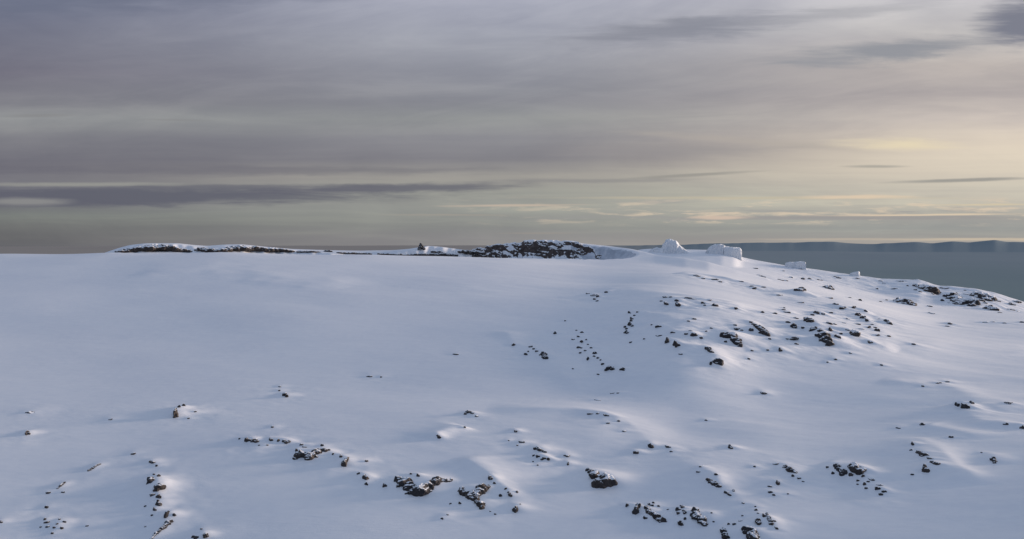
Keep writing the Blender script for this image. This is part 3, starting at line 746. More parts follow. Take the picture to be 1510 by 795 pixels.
def bsdf(b, col, rough, spec=0.25, normal=None):
    p = b.node('ShaderNodeBsdfPrincipled')
    b.put(p.inputs['Base Color'], col if not isinstance(col, tuple) else (*col, 1)); b.put(p.inputs['Roughness'], rough)
    p.inputs['Specular IOR Level'].default_value = spec
    if normal is not None: b.put(p.inputs['Normal'], normal)
    return p


def out(b, sh):
    o = b.node('ShaderNodeOutputMaterial'); b.nt.links.new(sh, o.inputs['Surface'])


def make_snow(name, bump=0.17):
    m, nt = mat(name); b = NB(nt)
    pos = b.node('ShaderNodeNewGeometry').outputs['Position']
    mp = b.node('ShaderNodeMapping'); b.put(mp.inputs['Vector'], pos)
    mp.inputs['Rotation'].default_value = (0, 0, math.radians(28)); mp.inputs['Scale'].default_value = (0.35, 1.0, 0.6)
    q = mp.outputs[0]
    crust = b.smooth(b.noise(q, 0.11, 4, 0.6), 0.42, 0.62)
    hgt = b.m('ADD', b.m('MULTIPLY', b.noise(q, 0.5, 5, 0.55, 0.6), 1.0), b.m('MULTIPLY', b.m('MULTIPLY', b.noise(q, 2.6, 6, 0.68, 0.8), 0.75), crust))
    bp = b.node('ShaderNodeBump'); bp.inputs['Strength'].default_value = bump; bp.inputs['Distance'].default_value = 0.25
    b.put(bp.inputs['Height'], hgt)
    p = bsdf(b, snow_nodes(b, pos), 0.50, 0.65, bp.outputs[0])
    out(b, p.outputs[0]); return m


def make_rock(name, dark, light, thr):
    m, nt = mat(name); b = NB(nt)
    g = b.node('ShaderNodeNewGeometry'); pos = g.outputs['Position']
    n1 = b.noise(pos, 0.8, 6, 0.65); n2 = b.noise(pos, 4.0, 5, 0.7)
    col = b.ramp(b.m('ADD', b.m('MULTIPLY', n1, 0.5), b.m('MULTIPLY', n2, 0.5)), [(0.32, dark), (0.5, tuple((x + y) / 2 for x, y in zip(dark, light))), (0.68, light)], 'LINEAR')
    sep = b.node('ShaderNodeSeparateXYZ'); b.put(sep.inputs[0], g.outputs['Normal'])
    nz = b.m('ADD', sep.outputs[2], b.m('MULTIPLY', b.m('SUBTRACT', b.noise(pos, 1.3, 4, 0.55), 0.5), 0.9))
    f = b.smooth(nz, thr, thr + 0.10)
    bp = b.node('ShaderNodeBump'); bp.inputs['Strength'].default_value = 0.7; bp.inputs['Distance'].default_value = 0.12
    b.put(bp.inputs['Height'], b.m('ADD', b.m('MULTIPLY', n2, 0.6), b.m('MULTIPLY', f, 0.5)))
    c = b.mix(f, col, (0.82, 0.84, 0.87))
    p = bsdf(b, c, 0.8, 0.25, bp.outputs[0])
    out(b, p.outputs[0]); return m


SNOW = make_snow('snow')
SNOWCAP = make_snow('snow_cap', 0.2)
ROCK = make_rock('dark_rock', (0.012, 0.012, 0.015), (0.075, 0.068, 0.069), 0.74)
ROCK_B = make_rock('brown_rock', (0.018, 0.016, 0.017), (0.092, 0.078, 0.072), 0.72)
CLIFF = make_rock('cliff_rock', (0.020, 0.017, 0.018), (0.14, 0.11, 0.10), 0.52)

# rime: wind-blown ice, whiter and lumpier
RIME, nt = mat('rime_ice'); b = NB(nt)
pos = b.node('ShaderNodeNewGeometry').outputs['Position']
bp = b.node('ShaderNodeBump'); bp.inputs['Strength'].default_value = 0.6; bp.inputs['Distance'].default_value = 0.3
b.put(bp.inputs['Height'], b.noise(pos, 1.3, 6, 0.65))
p = bsdf(b, b.ramp(b.noise(pos, 0.6, 5, 0.6), [(0.3, (0.70, 0.75, 0.80)), (0.7, (0.88, 0.89, 0.90))], 'LINEAR'), 0.7, 0.2, bp.outputs[0])
out(b, p.outputs[0])


# ------------------------------------------------------------------ mesh helpers
def mesh_obj(name, verts, faces, material, parent=None, loc=(0, 0, 0), smooth=True):
    me = bpy.data.meshes.new(name)
    verts = np.asarray(verts, dtype=np.float32)
    faces = np.asarray(faces, dtype=np.int32)
    k = faces.shape[1]
    me.vertices.add(len(verts)); me.vertices.foreach_set('co', verts.ravel())
    me.loops.add(faces.size); me.loops.foreach_set('vertex_index', faces.ravel())
    me.polygons.add(len(faces)); me.polygons.foreach_set('loop_start', np.arange(0, faces.size, k, dtype=np.int32))
    me.polygons.foreach_set('use_smooth', np.full(len(faces), smooth))
    me.update(calc_edges=True); me.validate()
    me.materials.append(material)
    o = bpy.data.objects.new(name, me); COL.objects.link(o); o.location = loc
    if parent is not None: o.parent = parent
    return o


def tag(o, label=None, cat=None, group=None, kind=None):
    if label: o['label'] = label
    if cat: o['category'] = cat
    if group: o['group'] = group
    if kind: o['kind'] = kind
    return o


import bmesh
_ico = {}


def ico(sub):
    if sub not in _ico:
        bm = bmesh.new(); bmesh.ops.create_icosphere(bm, subdivisions=sub, radius=1.0)
        v = np.array([q.co[:] for q in bm.verts]); f = np.array([[w.index for w in q.verts] for q in bm.faces])
        bm.free(); _ico[sub] = (v, f)
    return _ico[sub]


def rock_shape(sub, seed, jag=0.12):
    """faceted boulder: a ball cut by random planes, then roughened"""
    r_ = np.random.default_rng(seed)
    v, f = ico(sub); v = v.copy()
    for _ in range(11):
        nrm = r_.normal(size=3); nrm /= np.linalg.norm(nrm)
        if nrm[2] > 0.75: nrm[2] *= 0.6; nrm /= np.linalg.norm(nrm)
        d = r_.uniform(0.55, 0.86)
        h = v @ nrm - d
        v -= np.where(h > 0, h, 0)[:, None] * nrm[None]
    off = r_.uniform(-50, 50, 3)
    for i in range(len(v)):
        q = Vector(v[i] * 1.7 + off)
        a = mnoise.fractal(q, 0.8, 2.1, 4)
        v[i] *= 1 + jag * a
    v /= np.abs(v).max(0)[None] * 0.97
    return v, f


# ------------------------------------------------------------------ the snow-covered ground
# close the circle behind the camera and under it
idx = np.arange(NA * NR).reshape(NA, NR)
V = np.stack([X.ravel(), Y.ravel(), Z.ravel()], 1)
q00, q10, q11, q01 = idx[:-1, :-1], idx[1:, :-1], idx[1:, 1:], idx[:-1, 1:]
Fq = np.stack([q00.ravel(), q01.ravel(), q11.ravel(), q10.ravel()], 1)
wrap = np.stack([idx[-1, :-1], idx[-1, 1:], idx[0, 1:], idx[0, :-1]], 1)
Fq = np.concatenate([Fq, wrap])
# inner disc: a few rings shrinking to the middle
zc = Z[:, 0].mean() - 1.0
base = len(V); rings = [V]
prev = idx[:, 0]
for t in (0.6, 0.25, 0.05):
    ring = np.stack([X[:, 0] * t, Y[:, 0] * t, Z[:, 0] * t + zc * (1 - t)], 1)
    cur = np.arange(base, base + NA); base += NA; rings.append(ring)
    nxt = np.roll(np.arange(NA), -1)
    Fq = np.concatenate([Fq, np.stack([cur, prev, prev[nxt], cur[nxt]], 1)])
    prev = cur
V = np.concatenate(rings)
ground = mesh_obj('snow_ground', V, Fq, SNOW)
tag(ground, kind='structure')

# ------------------------------------------------------------------ the hazy lowland out to the horizon
LOW_Z = -1150.0
LOW, nt = mat('hazy_lowland'); b = NB(nt)
pos = b.node('ShaderNodeNewGeometry').outputs['Position']
sep = b.node('ShaderNodeSeparateXYZ'); b.put(sep.inputs[0], pos)
mp = b.node('ShaderNodeMapping'); b.put(mp.inputs['Vector'], pos); mp.inputs['Scale'].default_value = (1 / 9000, 1 / 16000, 1 / 3000)
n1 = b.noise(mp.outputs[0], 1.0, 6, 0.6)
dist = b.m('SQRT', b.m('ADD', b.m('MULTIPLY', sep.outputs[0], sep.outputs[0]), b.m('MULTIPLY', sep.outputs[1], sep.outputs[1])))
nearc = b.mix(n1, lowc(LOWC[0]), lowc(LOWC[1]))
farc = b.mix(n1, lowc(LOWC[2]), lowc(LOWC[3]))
c = b.mix(b.smooth(dist, 8000, 60000), nearc, farc)  # distance haze mixed into the ground colour
# haze painted into the colour, thicker towards the dull left-hand side of the sky
bear = b.m('ARCTAN2', sep.outputs[0], sep.outputs[1])
c = b.mix(b.smooth(bear, -0.02, 0.22, 0.9, 0.0), c, lowc(LOWC[4]))
p = bsdf(b, c, 1.0, 0.0)
out(b, p.outputs[0])
la = np.linspace(-math.pi, math.pi, 721)[:-1]
lr = np.concatenate([[200, 2000], np.geomspace(4000, 150000, 60)])
LA, LRR = np.meshgrid(la, lr, indexing='ij')
lz = np.full(LA.shape, LOW_Z) + 25 * fbm(np.sin(LA) * LRR, np.cos(LA) * LRR, 9000, 300, 3)
li = np.arange(lz.size).reshape(lz.shape); nx = np.roll(np.arange(len(la)), -1)
lf = np.stack([li[:, :-1].ravel(), li[:, 1:].ravel(), li[nx][:, 1:].ravel(), li[nx][:, :-1].ravel()], 1)
low = mesh_obj('lowland', np.stack([(np.sin(LA) * LRR).ravel(), (np.cos(LA) * LRR).ravel(), lz.ravel()], 1), lf, LOW)
tag(low, kind='structure')

# distant hills on the horizon
HILL, nt = mat('distant_hills'); b = NB(nt)
pos = b.node('ShaderNodeNewGeometry').outputs['Position']
sep = b.node('ShaderNodeSeparateXYZ'); b.put(sep.inputs[0], pos)
bear = b.m('ARCTAN2', sep.outputs[0], sep.outputs[1])
mp = b.node('ShaderNodeMapping'); b.put(mp.inputs['Vector'], pos); mp.inputs['Scale'].default_value = (1 / 40000, 1 / 40000, 1 / 20000)
c = b.mix(b.noise(mp.outputs[0], 1.0, 3, 0.5), lowc(LOWC[5]), lowc(LOWC[6]))
c = b.mix(b.smooth(bear, -0.02, 0.22, 0.9, 0.0), c, lowc(LOWC[4]))  # same left-hand haze painted into the hill colour
p = bsdf(b, c, 1.0, 0.0); out(b, p.outputs[0])
pts = [(850, 363), (930, 362), (1010, 360.5), (1060, 358.5), (1130, 358), (1190, 357), (1230, 356.5), (1252, 358.5), (1290, 360), (1310, 358.5), (1350, 356.5),
       (1375, 358.5), (1405, 355.5), (1430, 357.5), (1450, 355.5), (1468, 353.5), (1485, 356.5), (1530, 357), (1600, 354), (1750, 358), (1900, 361)]
hv, hf = [], []
ha = [pix_dir(x, y) for x, y in pts]
aa = np.linspace(ha[0][0], ha[-1][0], 900)
ht = np.interp(aa, [q[0] for q in ha], [q[1] for q in ha])
kk = np.hanning(13); kk /= kk.sum()
ht = np.convolve(np.pad(ht, 6, mode='edge'), kk, 'valid')
ht = ht + 0.00035 * fbm(aa * 900, aa * 0, 14, 400, 2)
rows = [(84000, 0.0), (98000, 0.45), (107000, 0.82), (112000, 1.0), (116000, 0.8), (124000, 0.0)]
for r_, f_ in rows:
    top = ht * 112000
    wob = 1 + 0.0 * fbm(aa * 900, aa * 0 + r_ / 900, 14, 410, 3) * (1 if 0 < f_ < 1 else 0)
    zz = (LOW_Z - 30) + (top - (LOW_Z - 30)) * f_ * wob
    hv.append(np.stack([np.sin(aa) * r_, np.cos(aa) * r_, zz], 1))
hv = np.concatenate(hv); m_ = len(aa)
ii = np.arange(len(hv)).reshape(len(rows), m_)
hf = np.stack([ii[:-1, :-1].ravel(), ii[:-1, 1:].ravel(), ii[1:, 1:].ravel(), ii[1:, :-1].ravel()], 1)
hills = mesh_obj('distant_hills', hv, hf, HILL)
tag(hills, kind='structure')

# ------------------------------------------------------------------ build the rocks
def rock_geo(it, seed):
    vs_, fs_, n0 = [], [], 0
    bl = it['blobs']
    o0 = np.array([bl[0][0], bl[0][1], min(q[2] for q in bl)])
    for k, (cx, cy, cz, sx, sy, sz, rot, hm, wm) in enumerate(bl):
        pxs = max(wm, hm) * F / math.hypot(cx, cy)
        sub = 4 if (it['big'] and pxs > 8 and len(bl) == 1) else (3 if pxs > 4 else 2)
        v, f = rock_shape(sub, seed * 97 + k, 0.16 if it['big'] else 0.1)
        v = v * np.array([sx, sy, sz])[None]
        c, s = math.cos(rot), math.sin(rot)
        v = np.stack([v[:, 0] * c - v[:, 1] * s, v[:, 0] * s + v[:, 1] * c, v[:, 2]], 1)
        v += (np.array([cx, cy, cz]) - o0)[None]
        vs_.append(v); fs_.append(f + n0); n0 += len(v)
    return np.concatenate(vs_), np.concatenate(fs_), o0


def fuse(v, f, voxel):
    """melt the overlapping lumps into one solid crag and cut it into broken faces"""
    me = bpy.data.meshes.new('tmp'); me.from_pydata([tuple(q) for q in v], [], [tuple(int(w) for w in q) for q in f]); me.update()
    o = bpy.data.objects.new('tmp', me); COL.objects.link(o)
    md = o.modifiers.new('r', 'REMESH'); md.mode = 'VOXEL'; md.voxel_size = voxel
    dg = bpy.context.evaluated_depsgraph_get()
    ev = o.evaluated_get(dg); m2 = bpy.data.meshes.new_from_object(ev)
    bpy.data.objects.remove(o); bpy.data.meshes.remove(me)
    m2.calc_loop_triangles()
    V2 = np.empty(len(m2.vertices) * 3, dtype=np.float32); m2.vertices.foreach_get('co', V2); V2 = V2.reshape(-1, 3).astype(float)
    F2 = np.empty(len(m2.loop_triangles) * 3, dtype=np.int32); m2.loop_triangles.foreach_get('vertices', F2); F2 = F2.reshape(-1, 3)
    N2 = np.empty(len(m2.vertices) * 3, dtype=np.float32); m2.vertices.foreach_get('normal', N2); N2 = N2.reshape(-1, 3)
    bpy.data.meshes.remove(m2)
    # keep the main body only: no loose crumbs
    lab = np.arange(len(V2))
    e = np.concatenate([F2[:, :2], F2[:, 1:]])
    while True:
        l2 = lab.copy(); m = np.minimum(lab[e[:, 0]], lab[e[:, 1]])
        np.minimum.at(l2, e[:, 0], m); np.minimum.at(l2, e[:, 1], m); l2 = l2[l2]
        if (l2 == lab).all(): break
        lab = l2
    ids, cn = np.unique(lab, return_counts=True)
    keep = lab == ids[cn.argmax()]
    F2 = F2[keep[F2].all(1)]
    used, inv = np.unique(F2.ravel(), return_inverse=True)
    return V2[used], inv.reshape(-1, 3), N2[used]


def build_rock(it, seed, material):
    v, f, o0 = rock_geo(it, seed)
    many = len(it['blobs']) > 1
    if many:
        hmean = np.mean([q[7] for q in it['blobs']])
        v, f, nrm = fuse(v, f, max(hmean / 9, 0.03))
        d = np.array([mnoise.fractal(Vector((q + o0) * (0.9 / hmean)), 0.7, 2.1, 5) for q in v])
        v = v + nrm * (d * hmean * 0.22)[:, None]
    o = mesh_obj('rock_outcrop' if many else 'rock', v, f, material, loc=tuple(o0), smooth=True)
    tag(o, it['label'], 'rock', it['group'])
    if it['big']:
        # snow lying on the level tops: a part of its own, a little proud of the stone
        a, b_, c_ = v[f[:, 0]], v[f[:, 1]], v[f[:, 2]]
        nn = np.cross(b_ - a, c_ - a); nn /= np.linalg.norm(nn, axis=1)[:, None] + 1e-9
        nz = nn[:, 2] + 0.18 * np.array([mnoise.noise(Vector(q * 1.8 + seed)) for q in (a + b_ + c_) / 3])
        cz = ((a + b_ + c_) / 3)[:, 2]
        gz = np.array(height_many((a + b_ + c_)[:, 0] / 3 + o0[0], (a + b_ + c_)[:, 1] / 3 + o0[1])) - o0[2]
        sel = np.where((nz > 0.80) & (cz > gz))[0]
        hm = max(q[7] for q in it['blobs'])
        if len(sel) > 12:
            # the largest connected sheet of level faces becomes the cap
            lab = np.arange(len(v)); e = np.concatenate([f[sel][:, :2], f[sel][:, 1:]])
            for _ in range(200):
                l2 = lab.copy(); m = np.minimum(lab[e[:, 0]], lab[e[:, 1]])
                np.minimum.at(l2, e[:, 0], m); np.minimum.at(l2, e[:, 1], m); l2 = l2[l2]
                if (l2 == lab).all(): break
                lab = l2
            fl = lab[f[sel][:, 0]]; ids, cn = np.unique(fl, return_counts=True)
            sel = sel[fl == ids[cn.argmax()]]
        if len(sel) > 12:
            cnt_all = np.bincount(f.ravel(), minlength=len(v)); cnt_sel = np.bincount(f[sel].ravel(), minlength=len(v))
            inner = (cnt_sel == cnt_all)
            off = np.where(inner, 0.07 * hm, 0.004 * hm)
            vv = v + np.array([0, 0, 1.0]) * off[:, None]
            used, inv = np.unique(f[sel].ravel(), return_inverse=True)
            mesh_obj('snow_cap', vv[used], inv.reshape(-1, 3), SNOWCAP, parent=o)
    return o


def height_many(x, y):
    return interp2(AZ, LR, Z, np.arctan2(x, y), np.log(np.hypot(x, y)))


for i, it in enumerate(placed):
    mt = ROCK if (i * 7919) % 10 > 3 else ROCK_B
    if any(w in it['label'] for w in ('brown', 'lit ', 'pale', 'grey')) or it.get('nomound'):
        mt = ROCK_B
    build_rock(it, i + 1, mt)
sv, sf, n0 = [], [], 0
for i, it in enumerate(scatter):
    v, f, o0 = rock_geo(it, 2000 + i)
    sv.append(v + o0[None]); sf.append(f + n0); n0 += len(v)
o = mesh_obj('scattered_stones', np.concatenate(sv), np.concatenate(sf), ROCK)
tag(o, 'tiny dark stones scattered over the whole snow slope between the larger rocks', 'stones', kind='stuff')


# ------------------------------------------------------------------ the rocky inner wall of the hollow
def rock_face(name, px0, px1, r0, r1, weight, amp, wl, seed, material, label, group=None, na=460, nr=260):
    """a craggy sheet that breaks through the snow where its relief stands above the ground"""
    a0, a1 = pix_dir(px0, 380)[0], pix_dir(px1, 380)[0]
    a = np.linspace(a0, a1, na); r = np.linspace(r0, r1, nr)
    A_, R_ = np.meshgrid(a, r, indexing='ij')
    x, y = np.sin(A_) * R_, np.cos(A_) * R_
    g = interp2(AZ, LR, Z, A_, np.log(R_))
    u = (A_ - a0) / (a1 - a0); v = (R_ - r0) / (r1 - r0)
    q_ = g * 1.15 + 0.25 * y
    nz = fbm(x + q_ * 0.45, q_ * 1.3, wl, seed, 5, 0.5)
    rid = 1 - np.abs(fbm(x * 1.0 + q_ * 0.7, q_ * 1.2, wl * 0.8, seed + 9, 4, 0.5)) * 2
    h = amp * (weight(u, v) + 0.75 * nz + 0.35 * rid)
    edge = np.minimum(np.minimum(u, 1 - u), np.minimum(v, 1 - v))
    h = np.where(edge < 0.03, -1.0, h)
    h = np.clip(h, -0.6, 0.85 * amp)
    zz = g + h
    ii = np.arange(zz.size).reshape(zz.shape)
    f = np.stack([ii[:-1, :-1].ravel(), ii[:-1, 1:].ravel(), ii[1:, 1:].ravel(), ii[1:, :-1].ravel()], 1)
    keep = (h.ravel()[f] > -0.12).any(1)
    f = f[keep]
    used, inv = np.unique(f.ravel(), return_inverse=True)
    v_ = np.stack([x.ravel(), y.ravel(), zz.ravel()], 1)[used]
    o0 = v_.mean(0); o0[2] = v_[:, 2].min()
    o = mesh_obj(name, v_ - o0, inv.reshape(-1, 4), material, loc=tuple(o0))
    return tag(o, label, 'rock face', group)


def w_cliff(u, v):
    # dense rock in the middle, thinning to the snow apron at the left and right
    a = 1.0 - np.abs((u - 0.48) / 0.50) ** 4.0
    top = np.where(u < 0.52, 1.05, 1.05 - (u - 0.52) * 1.35)
    b_ = 1 - np.clip((v - top) / 0.10, 0, 1)
    return 1.0 * a - 0.40 - (1 - b_) * 1.4 + 0.0 * v


rock_face('rocky_slope', 690, 896, 317, 340, w_cliff, 1.05, 5.0, 501, CLIFF,
          'big dark rocky face streaked with snow, on the skyline behind the smooth dome')

# smooth end of the hollow: grey-blue sheet over the snow, wall shade painted in
SNOW_SHADE, nt = mat('painted_shade_snow'); b = NB(nt)
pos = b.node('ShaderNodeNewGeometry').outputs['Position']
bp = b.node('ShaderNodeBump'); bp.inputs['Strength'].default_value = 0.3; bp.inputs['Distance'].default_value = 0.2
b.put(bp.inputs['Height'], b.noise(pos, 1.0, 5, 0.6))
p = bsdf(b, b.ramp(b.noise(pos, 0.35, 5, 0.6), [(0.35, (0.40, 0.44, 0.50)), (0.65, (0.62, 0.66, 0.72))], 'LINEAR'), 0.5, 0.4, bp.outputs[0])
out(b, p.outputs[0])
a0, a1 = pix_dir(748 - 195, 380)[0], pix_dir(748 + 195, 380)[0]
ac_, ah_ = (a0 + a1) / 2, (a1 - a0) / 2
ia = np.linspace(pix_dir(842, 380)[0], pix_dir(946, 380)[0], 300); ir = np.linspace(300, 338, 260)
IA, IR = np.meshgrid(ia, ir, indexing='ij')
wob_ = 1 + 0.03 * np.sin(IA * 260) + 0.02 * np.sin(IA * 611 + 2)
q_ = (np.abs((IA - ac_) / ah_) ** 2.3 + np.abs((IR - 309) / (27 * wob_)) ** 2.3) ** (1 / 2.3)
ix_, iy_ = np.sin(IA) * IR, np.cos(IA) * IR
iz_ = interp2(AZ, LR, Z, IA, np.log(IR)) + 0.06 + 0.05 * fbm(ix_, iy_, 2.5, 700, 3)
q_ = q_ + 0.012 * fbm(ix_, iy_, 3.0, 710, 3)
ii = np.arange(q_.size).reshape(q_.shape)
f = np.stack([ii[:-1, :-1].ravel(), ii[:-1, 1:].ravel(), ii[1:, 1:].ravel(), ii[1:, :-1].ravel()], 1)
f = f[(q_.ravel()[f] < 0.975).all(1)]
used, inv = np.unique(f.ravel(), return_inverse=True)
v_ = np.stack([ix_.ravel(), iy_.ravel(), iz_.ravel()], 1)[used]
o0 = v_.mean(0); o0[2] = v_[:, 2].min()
tag(mesh_obj('shaded_snow_slope', v_ - o0, inv.reshape(-1, 4), SNOW_SHADE, loc=tuple(o0)),
    'smooth shaded blue-grey snow bank tapering away to the right of the big dark rocky face', 'ice bank')  # snow rather than ice, the wall shade is painted into its colour

# ------------------------------------------------------------------ the cairn on the skyline
def build_cairn(px, py):
    x, y, r = at_grid(px, py, rmin=318)
    k = r / F
    hgt, rad = 9.5 * k, 6.2 * k
    z0 = height(x, y) - 0.15
    vs_, fs_, n0 = [], [], 0
    r_ = np.random.default_rng(5)
    v, f = rock_shape(3, 900, 0.12)                                   # the packed core of the heap
    v = v * np.array([rad * 0.62, rad * 0.6, hgt * 0.42]) + np.array([0, 0, hgt * 0.3])
    vs_.append(v); fs_.append(f); n0 += len(v)
    for i in range(95):
        t = r_.random() ** 1.3
        ang = r_.uniform(0, 2 * math.pi)
        rr = rad * (1 - t) * (0.72 + 0.25 * r_.random()) * (1.0 if math.cos(ang) > 0 else 0.85)
        s = (0.34 - 0.16 * t) * r_.uniform(0.75, 1.3)
        v, f = rock_shape(2, 910 + i, 0.1)
        v = v * np.array([s * 1.2, s, s * 0.75])
        c, s_ = math.cos(ang), math.sin(ang)
        v = np.stack([v[:, 0] * c - v[:, 1] * s_, v[:, 0] * s_ + v[:, 1] * c, v[:, 2]], 1)
        v += np.array([rr * c - 0.12 * rad * t, rr * s_, hgt * t * 0.96])
        vs_.append(v); fs_.append(f + n0); n0 += len(v)
    o = mesh_obj('summit_cairn', np.concatenate(vs_), np.concatenate(fs_), ROCK, loc=(x, y, z0))
    tag(o, 'dark pointed cairn of piled stones standing on the snowy skyline', 'cairn')


build_cairn(621, 367)


# ------------------------------------------------------------------ rime-crusted towers and blocks on the right ridge
def rime(name, prof, rmid, depth, label, cat, seed, rough=0.35, p=5, base=1.5, rot=0.0, group=None, back=0.0):
    """prof: photograph outline (px, py); built as a lumpy body of real depth around rmid"""
    px = np.array([q[0] for q in prof], float)
    pxs = np.linspace(px[0], px[-1], 150)
    pys = np.interp(pxs, px, [q[1] for q in prof])
    k = rmid / F * math.sqrt(1 + ((px.mean() - W / 2) / F) ** 2)
    xc = px.mean()
    a0, te0 = pix_dir(xc, 380)
    cx, cy = math.sin(a0) * rmid, math.cos(a0) * rmid
    top = np.array([pix_dir(q, w)[1] * rmid for q, w in zip(pxs, pys)])
    zb = min(height(cx, cy), top.min()) - base
    lat = (pxs - xc) * rmid / F / math.sqrt(1 + ((xc - W / 2) / F) ** 2) * (1 + ((xc - W / 2) / F) ** 2) * math.cos(a0)
    dv = np.linspace(-1, 1, 70)
    L, D = np.meshgrid(lat, dv, indexing='ij')
    T = np.broadcast_to((top - zb)[:, None], L.shape)
    fall = np.clip(1 - np.abs(D) ** p, 0, 1) ** (1 / 2.2)
    nn = fbm(L * 1.0 + 40, D * depth + 20, 1.6, seed, 4, 0.55)
    n2 = fbm(L + 10, D * depth + 60, 0.5, seed + 5, 3, 0.6)
    hh = T * fall * (1 + back * D) + (rough * nn + rough * 0.35 * n2) * np.clip(fall * 1.5, 0, 1)
    dd = D * depth * (1 + 0.18 * nn) + 0.25 * n2
    ll = L + 0.25 * nn * np.abs(D) + 0.12 * n2
    c, s = math.cos(-a0 + rot), math.sin(-a0 + rot)
    x = ll * c - dd * s; y = ll * s + dd * c
    ii = np.arange(hh.size).reshape(hh.shape)
    f = np.stack([ii[:-1, :-1].ravel(), ii[1:, :-1].ravel(), ii[1:, 1:].ravel(), ii[:-1, 1:].ravel()], 1)
    o = mesh_obj(name, np.stack([x.ravel(), y.ravel(), hh.ravel()], 1), f, RIME, loc=(cx, cy, zb))
    tag(o, label, cat, group)
    return o


rime('rime_tower', [(955, 374), (961, 368), (966, 366), (974, 366), (976.5, 365), (977.5, 360), (980, 358), (982, 353.8), (987, 353.2), (993, 354), (996.5, 354.8), (999, 359), (1001.5, 362.5), (1005, 365),
                    (1009, 368), (1013, 372), (1017, 380)],
     336, 3.1, 'tall snow-white rime-crusted tower with a flat top, highest on the right skyline', 'rock tower', 31, 0.22, 5, group='rime-crusted shapes on the right ridge')
rime('rime_block', [(1040, 376), (1044, 368), (1049, 363), (1054, 360.5), (1063, 360.3), (1069, 363), (1074, 364.6), (1082, 364.8), (1089, 366), (1091, 369), (1091.7, 380)],
     338, 3.2, 'broad rime-covered hump with a square block end, beside the tall rime tower', 'ice block', 41, 0.16, 7, group='rime-crusted shapes on the right ridge')
rime('rime_block', [(1159.6, 397), (1160.6, 387.8), (1166, 386.4), (1175, 386), (1183.6, 385.8), (1184.6, 388), (1185, 397)],
     343, 1.9, 'small low white rectangular block on the right ridge, alone below the hump', 'ice block', 51, 0.08, 9, base=0.6, rot=0.25, group='rime-crusted shapes on the right ridge')
rime('rime_block', [(1253.5, 406), (1256, 402.5), (1260, 401.4), (1266, 400), (1267, 402), (1267.2, 408)],
     344, 1.0, 'tiny white wedge on the right ridge crest, smallest of the icy blocks', 'ice block', 61, 0.06, 9, base=0.5, rot=0.2, group='rime-crusted shapes on the right ridge')

# ------------------------------------------------------------------ light
SUN_AZ, SUN_EL = math.radians(SUNP[0]), math.radians(SUNP[1])          # azimuth to the right of the view
sd = bpy.data.lights.new('sun', 'SUN'); sd.energy = SUNP[2]; sd.angle = math.radians(SUNP[3]); sd.color = SUNP[4]
so = bpy.data.objects.new('sun', sd); COL.objects.link(so)
dirv = Vector((math.sin(SUN_AZ) * math.cos(SUN_EL), math.cos(SUN_AZ) * math.cos(SUN_EL), math.sin(SUN_EL)))
so.rotation_euler = dirv.to_track_quat('Z', 'Y').to_euler()
so.location = dirv * 500

world = bpy.data.worlds.new("World"); scene.world = world; world.use_nodes = True
nt = world.node_tree; nt.nodes.clear(); b = NB(nt)
tc = b.node('ShaderNodeTexCoord').outputs['Generated']
sep = b.node('ShaderNodeSeparateXYZ'); b.put(sep.inputs[0], tc)
dx, dy, dz = sep.outputs
hyp = b.m('SQRT', b.m('ADD', b.m('MULTIPLY', dx, dx), b.m('MULTIPLY', dy, dy)))
den = b.m('MAXIMUM', dy, b.m('MULTIPLY', hyp, 0.55))
T = b.m('DIVIDE', dz, den)                         # height of a cloud band above the horizon
S = b.m('DIVIDE', dx, den)                         # along the horizon
Tp = b.m('DIVIDE', T, 0.27)                        # 1 at the top of the picture
# slow waviness of all the layers
wv = b.m('MULTIPLY', b.m('SUBTRACT', b.noise(b.vec(b.m('MULTIPLY', S, 2.0), b.m('MULTIPLY', T, 9.0), 3.0), 1.0, 3), 0.5), 0.030)
Tw = b.m('ADD', T, wv)


def row(y):  return (EYE - y) / F
def colx(x): return (x - W / 2) / F


def band_ramp(stops):
    """rows of the photograph from the horizon up -> colour by elevation"""
    st = []
    for y, c in stops:
        st.append(((row(y) + 0.03) / 0.33, srgb(*c)))
    st.sort(key=lambda q: q[0])
    return b.ramp(b.m('DIVIDE', b.m('ADD', b.m('ADD', T, b.m('MULTIPLY', wv, 0.4)), 0.03), 0.33), st, 'LINEAR')


left = band_ramp(SKY_L); mid = band_ramp(SKY_M); rightc = band_ramp(SKY_R)
c = b.mix(b.smooth(S, colx(-150), colx(760)), left, mid)
c = b.mix(b.smooth(S, colx(720), colx(1500)), c, rightc)
# the sky behind the viewer is dull
c = b.mix(b.smooth(dy, 0.25, -0.5), c, b.mix(1.0, c, BACKDIM, 'MULTIPLY'))
# the unseen sky overhead: paler and bluer, lighting the snow from above
c = b.mix(b.smooth(T, 0.25, 0.75), c, srgb(*ZEN))
glow = b.m('DIVIDE', b.m('ADD', b.m('MULTIPLY', dx, dirv.x), b.m('MULTIPLY', dy, dirv.y)), hyp)
gl = b.m('MULTIPLY', b.m('POWER', b.m('MAXIMUM', glow, 0.0), 6.0), b.smooth(T, 0.5, 0.02))
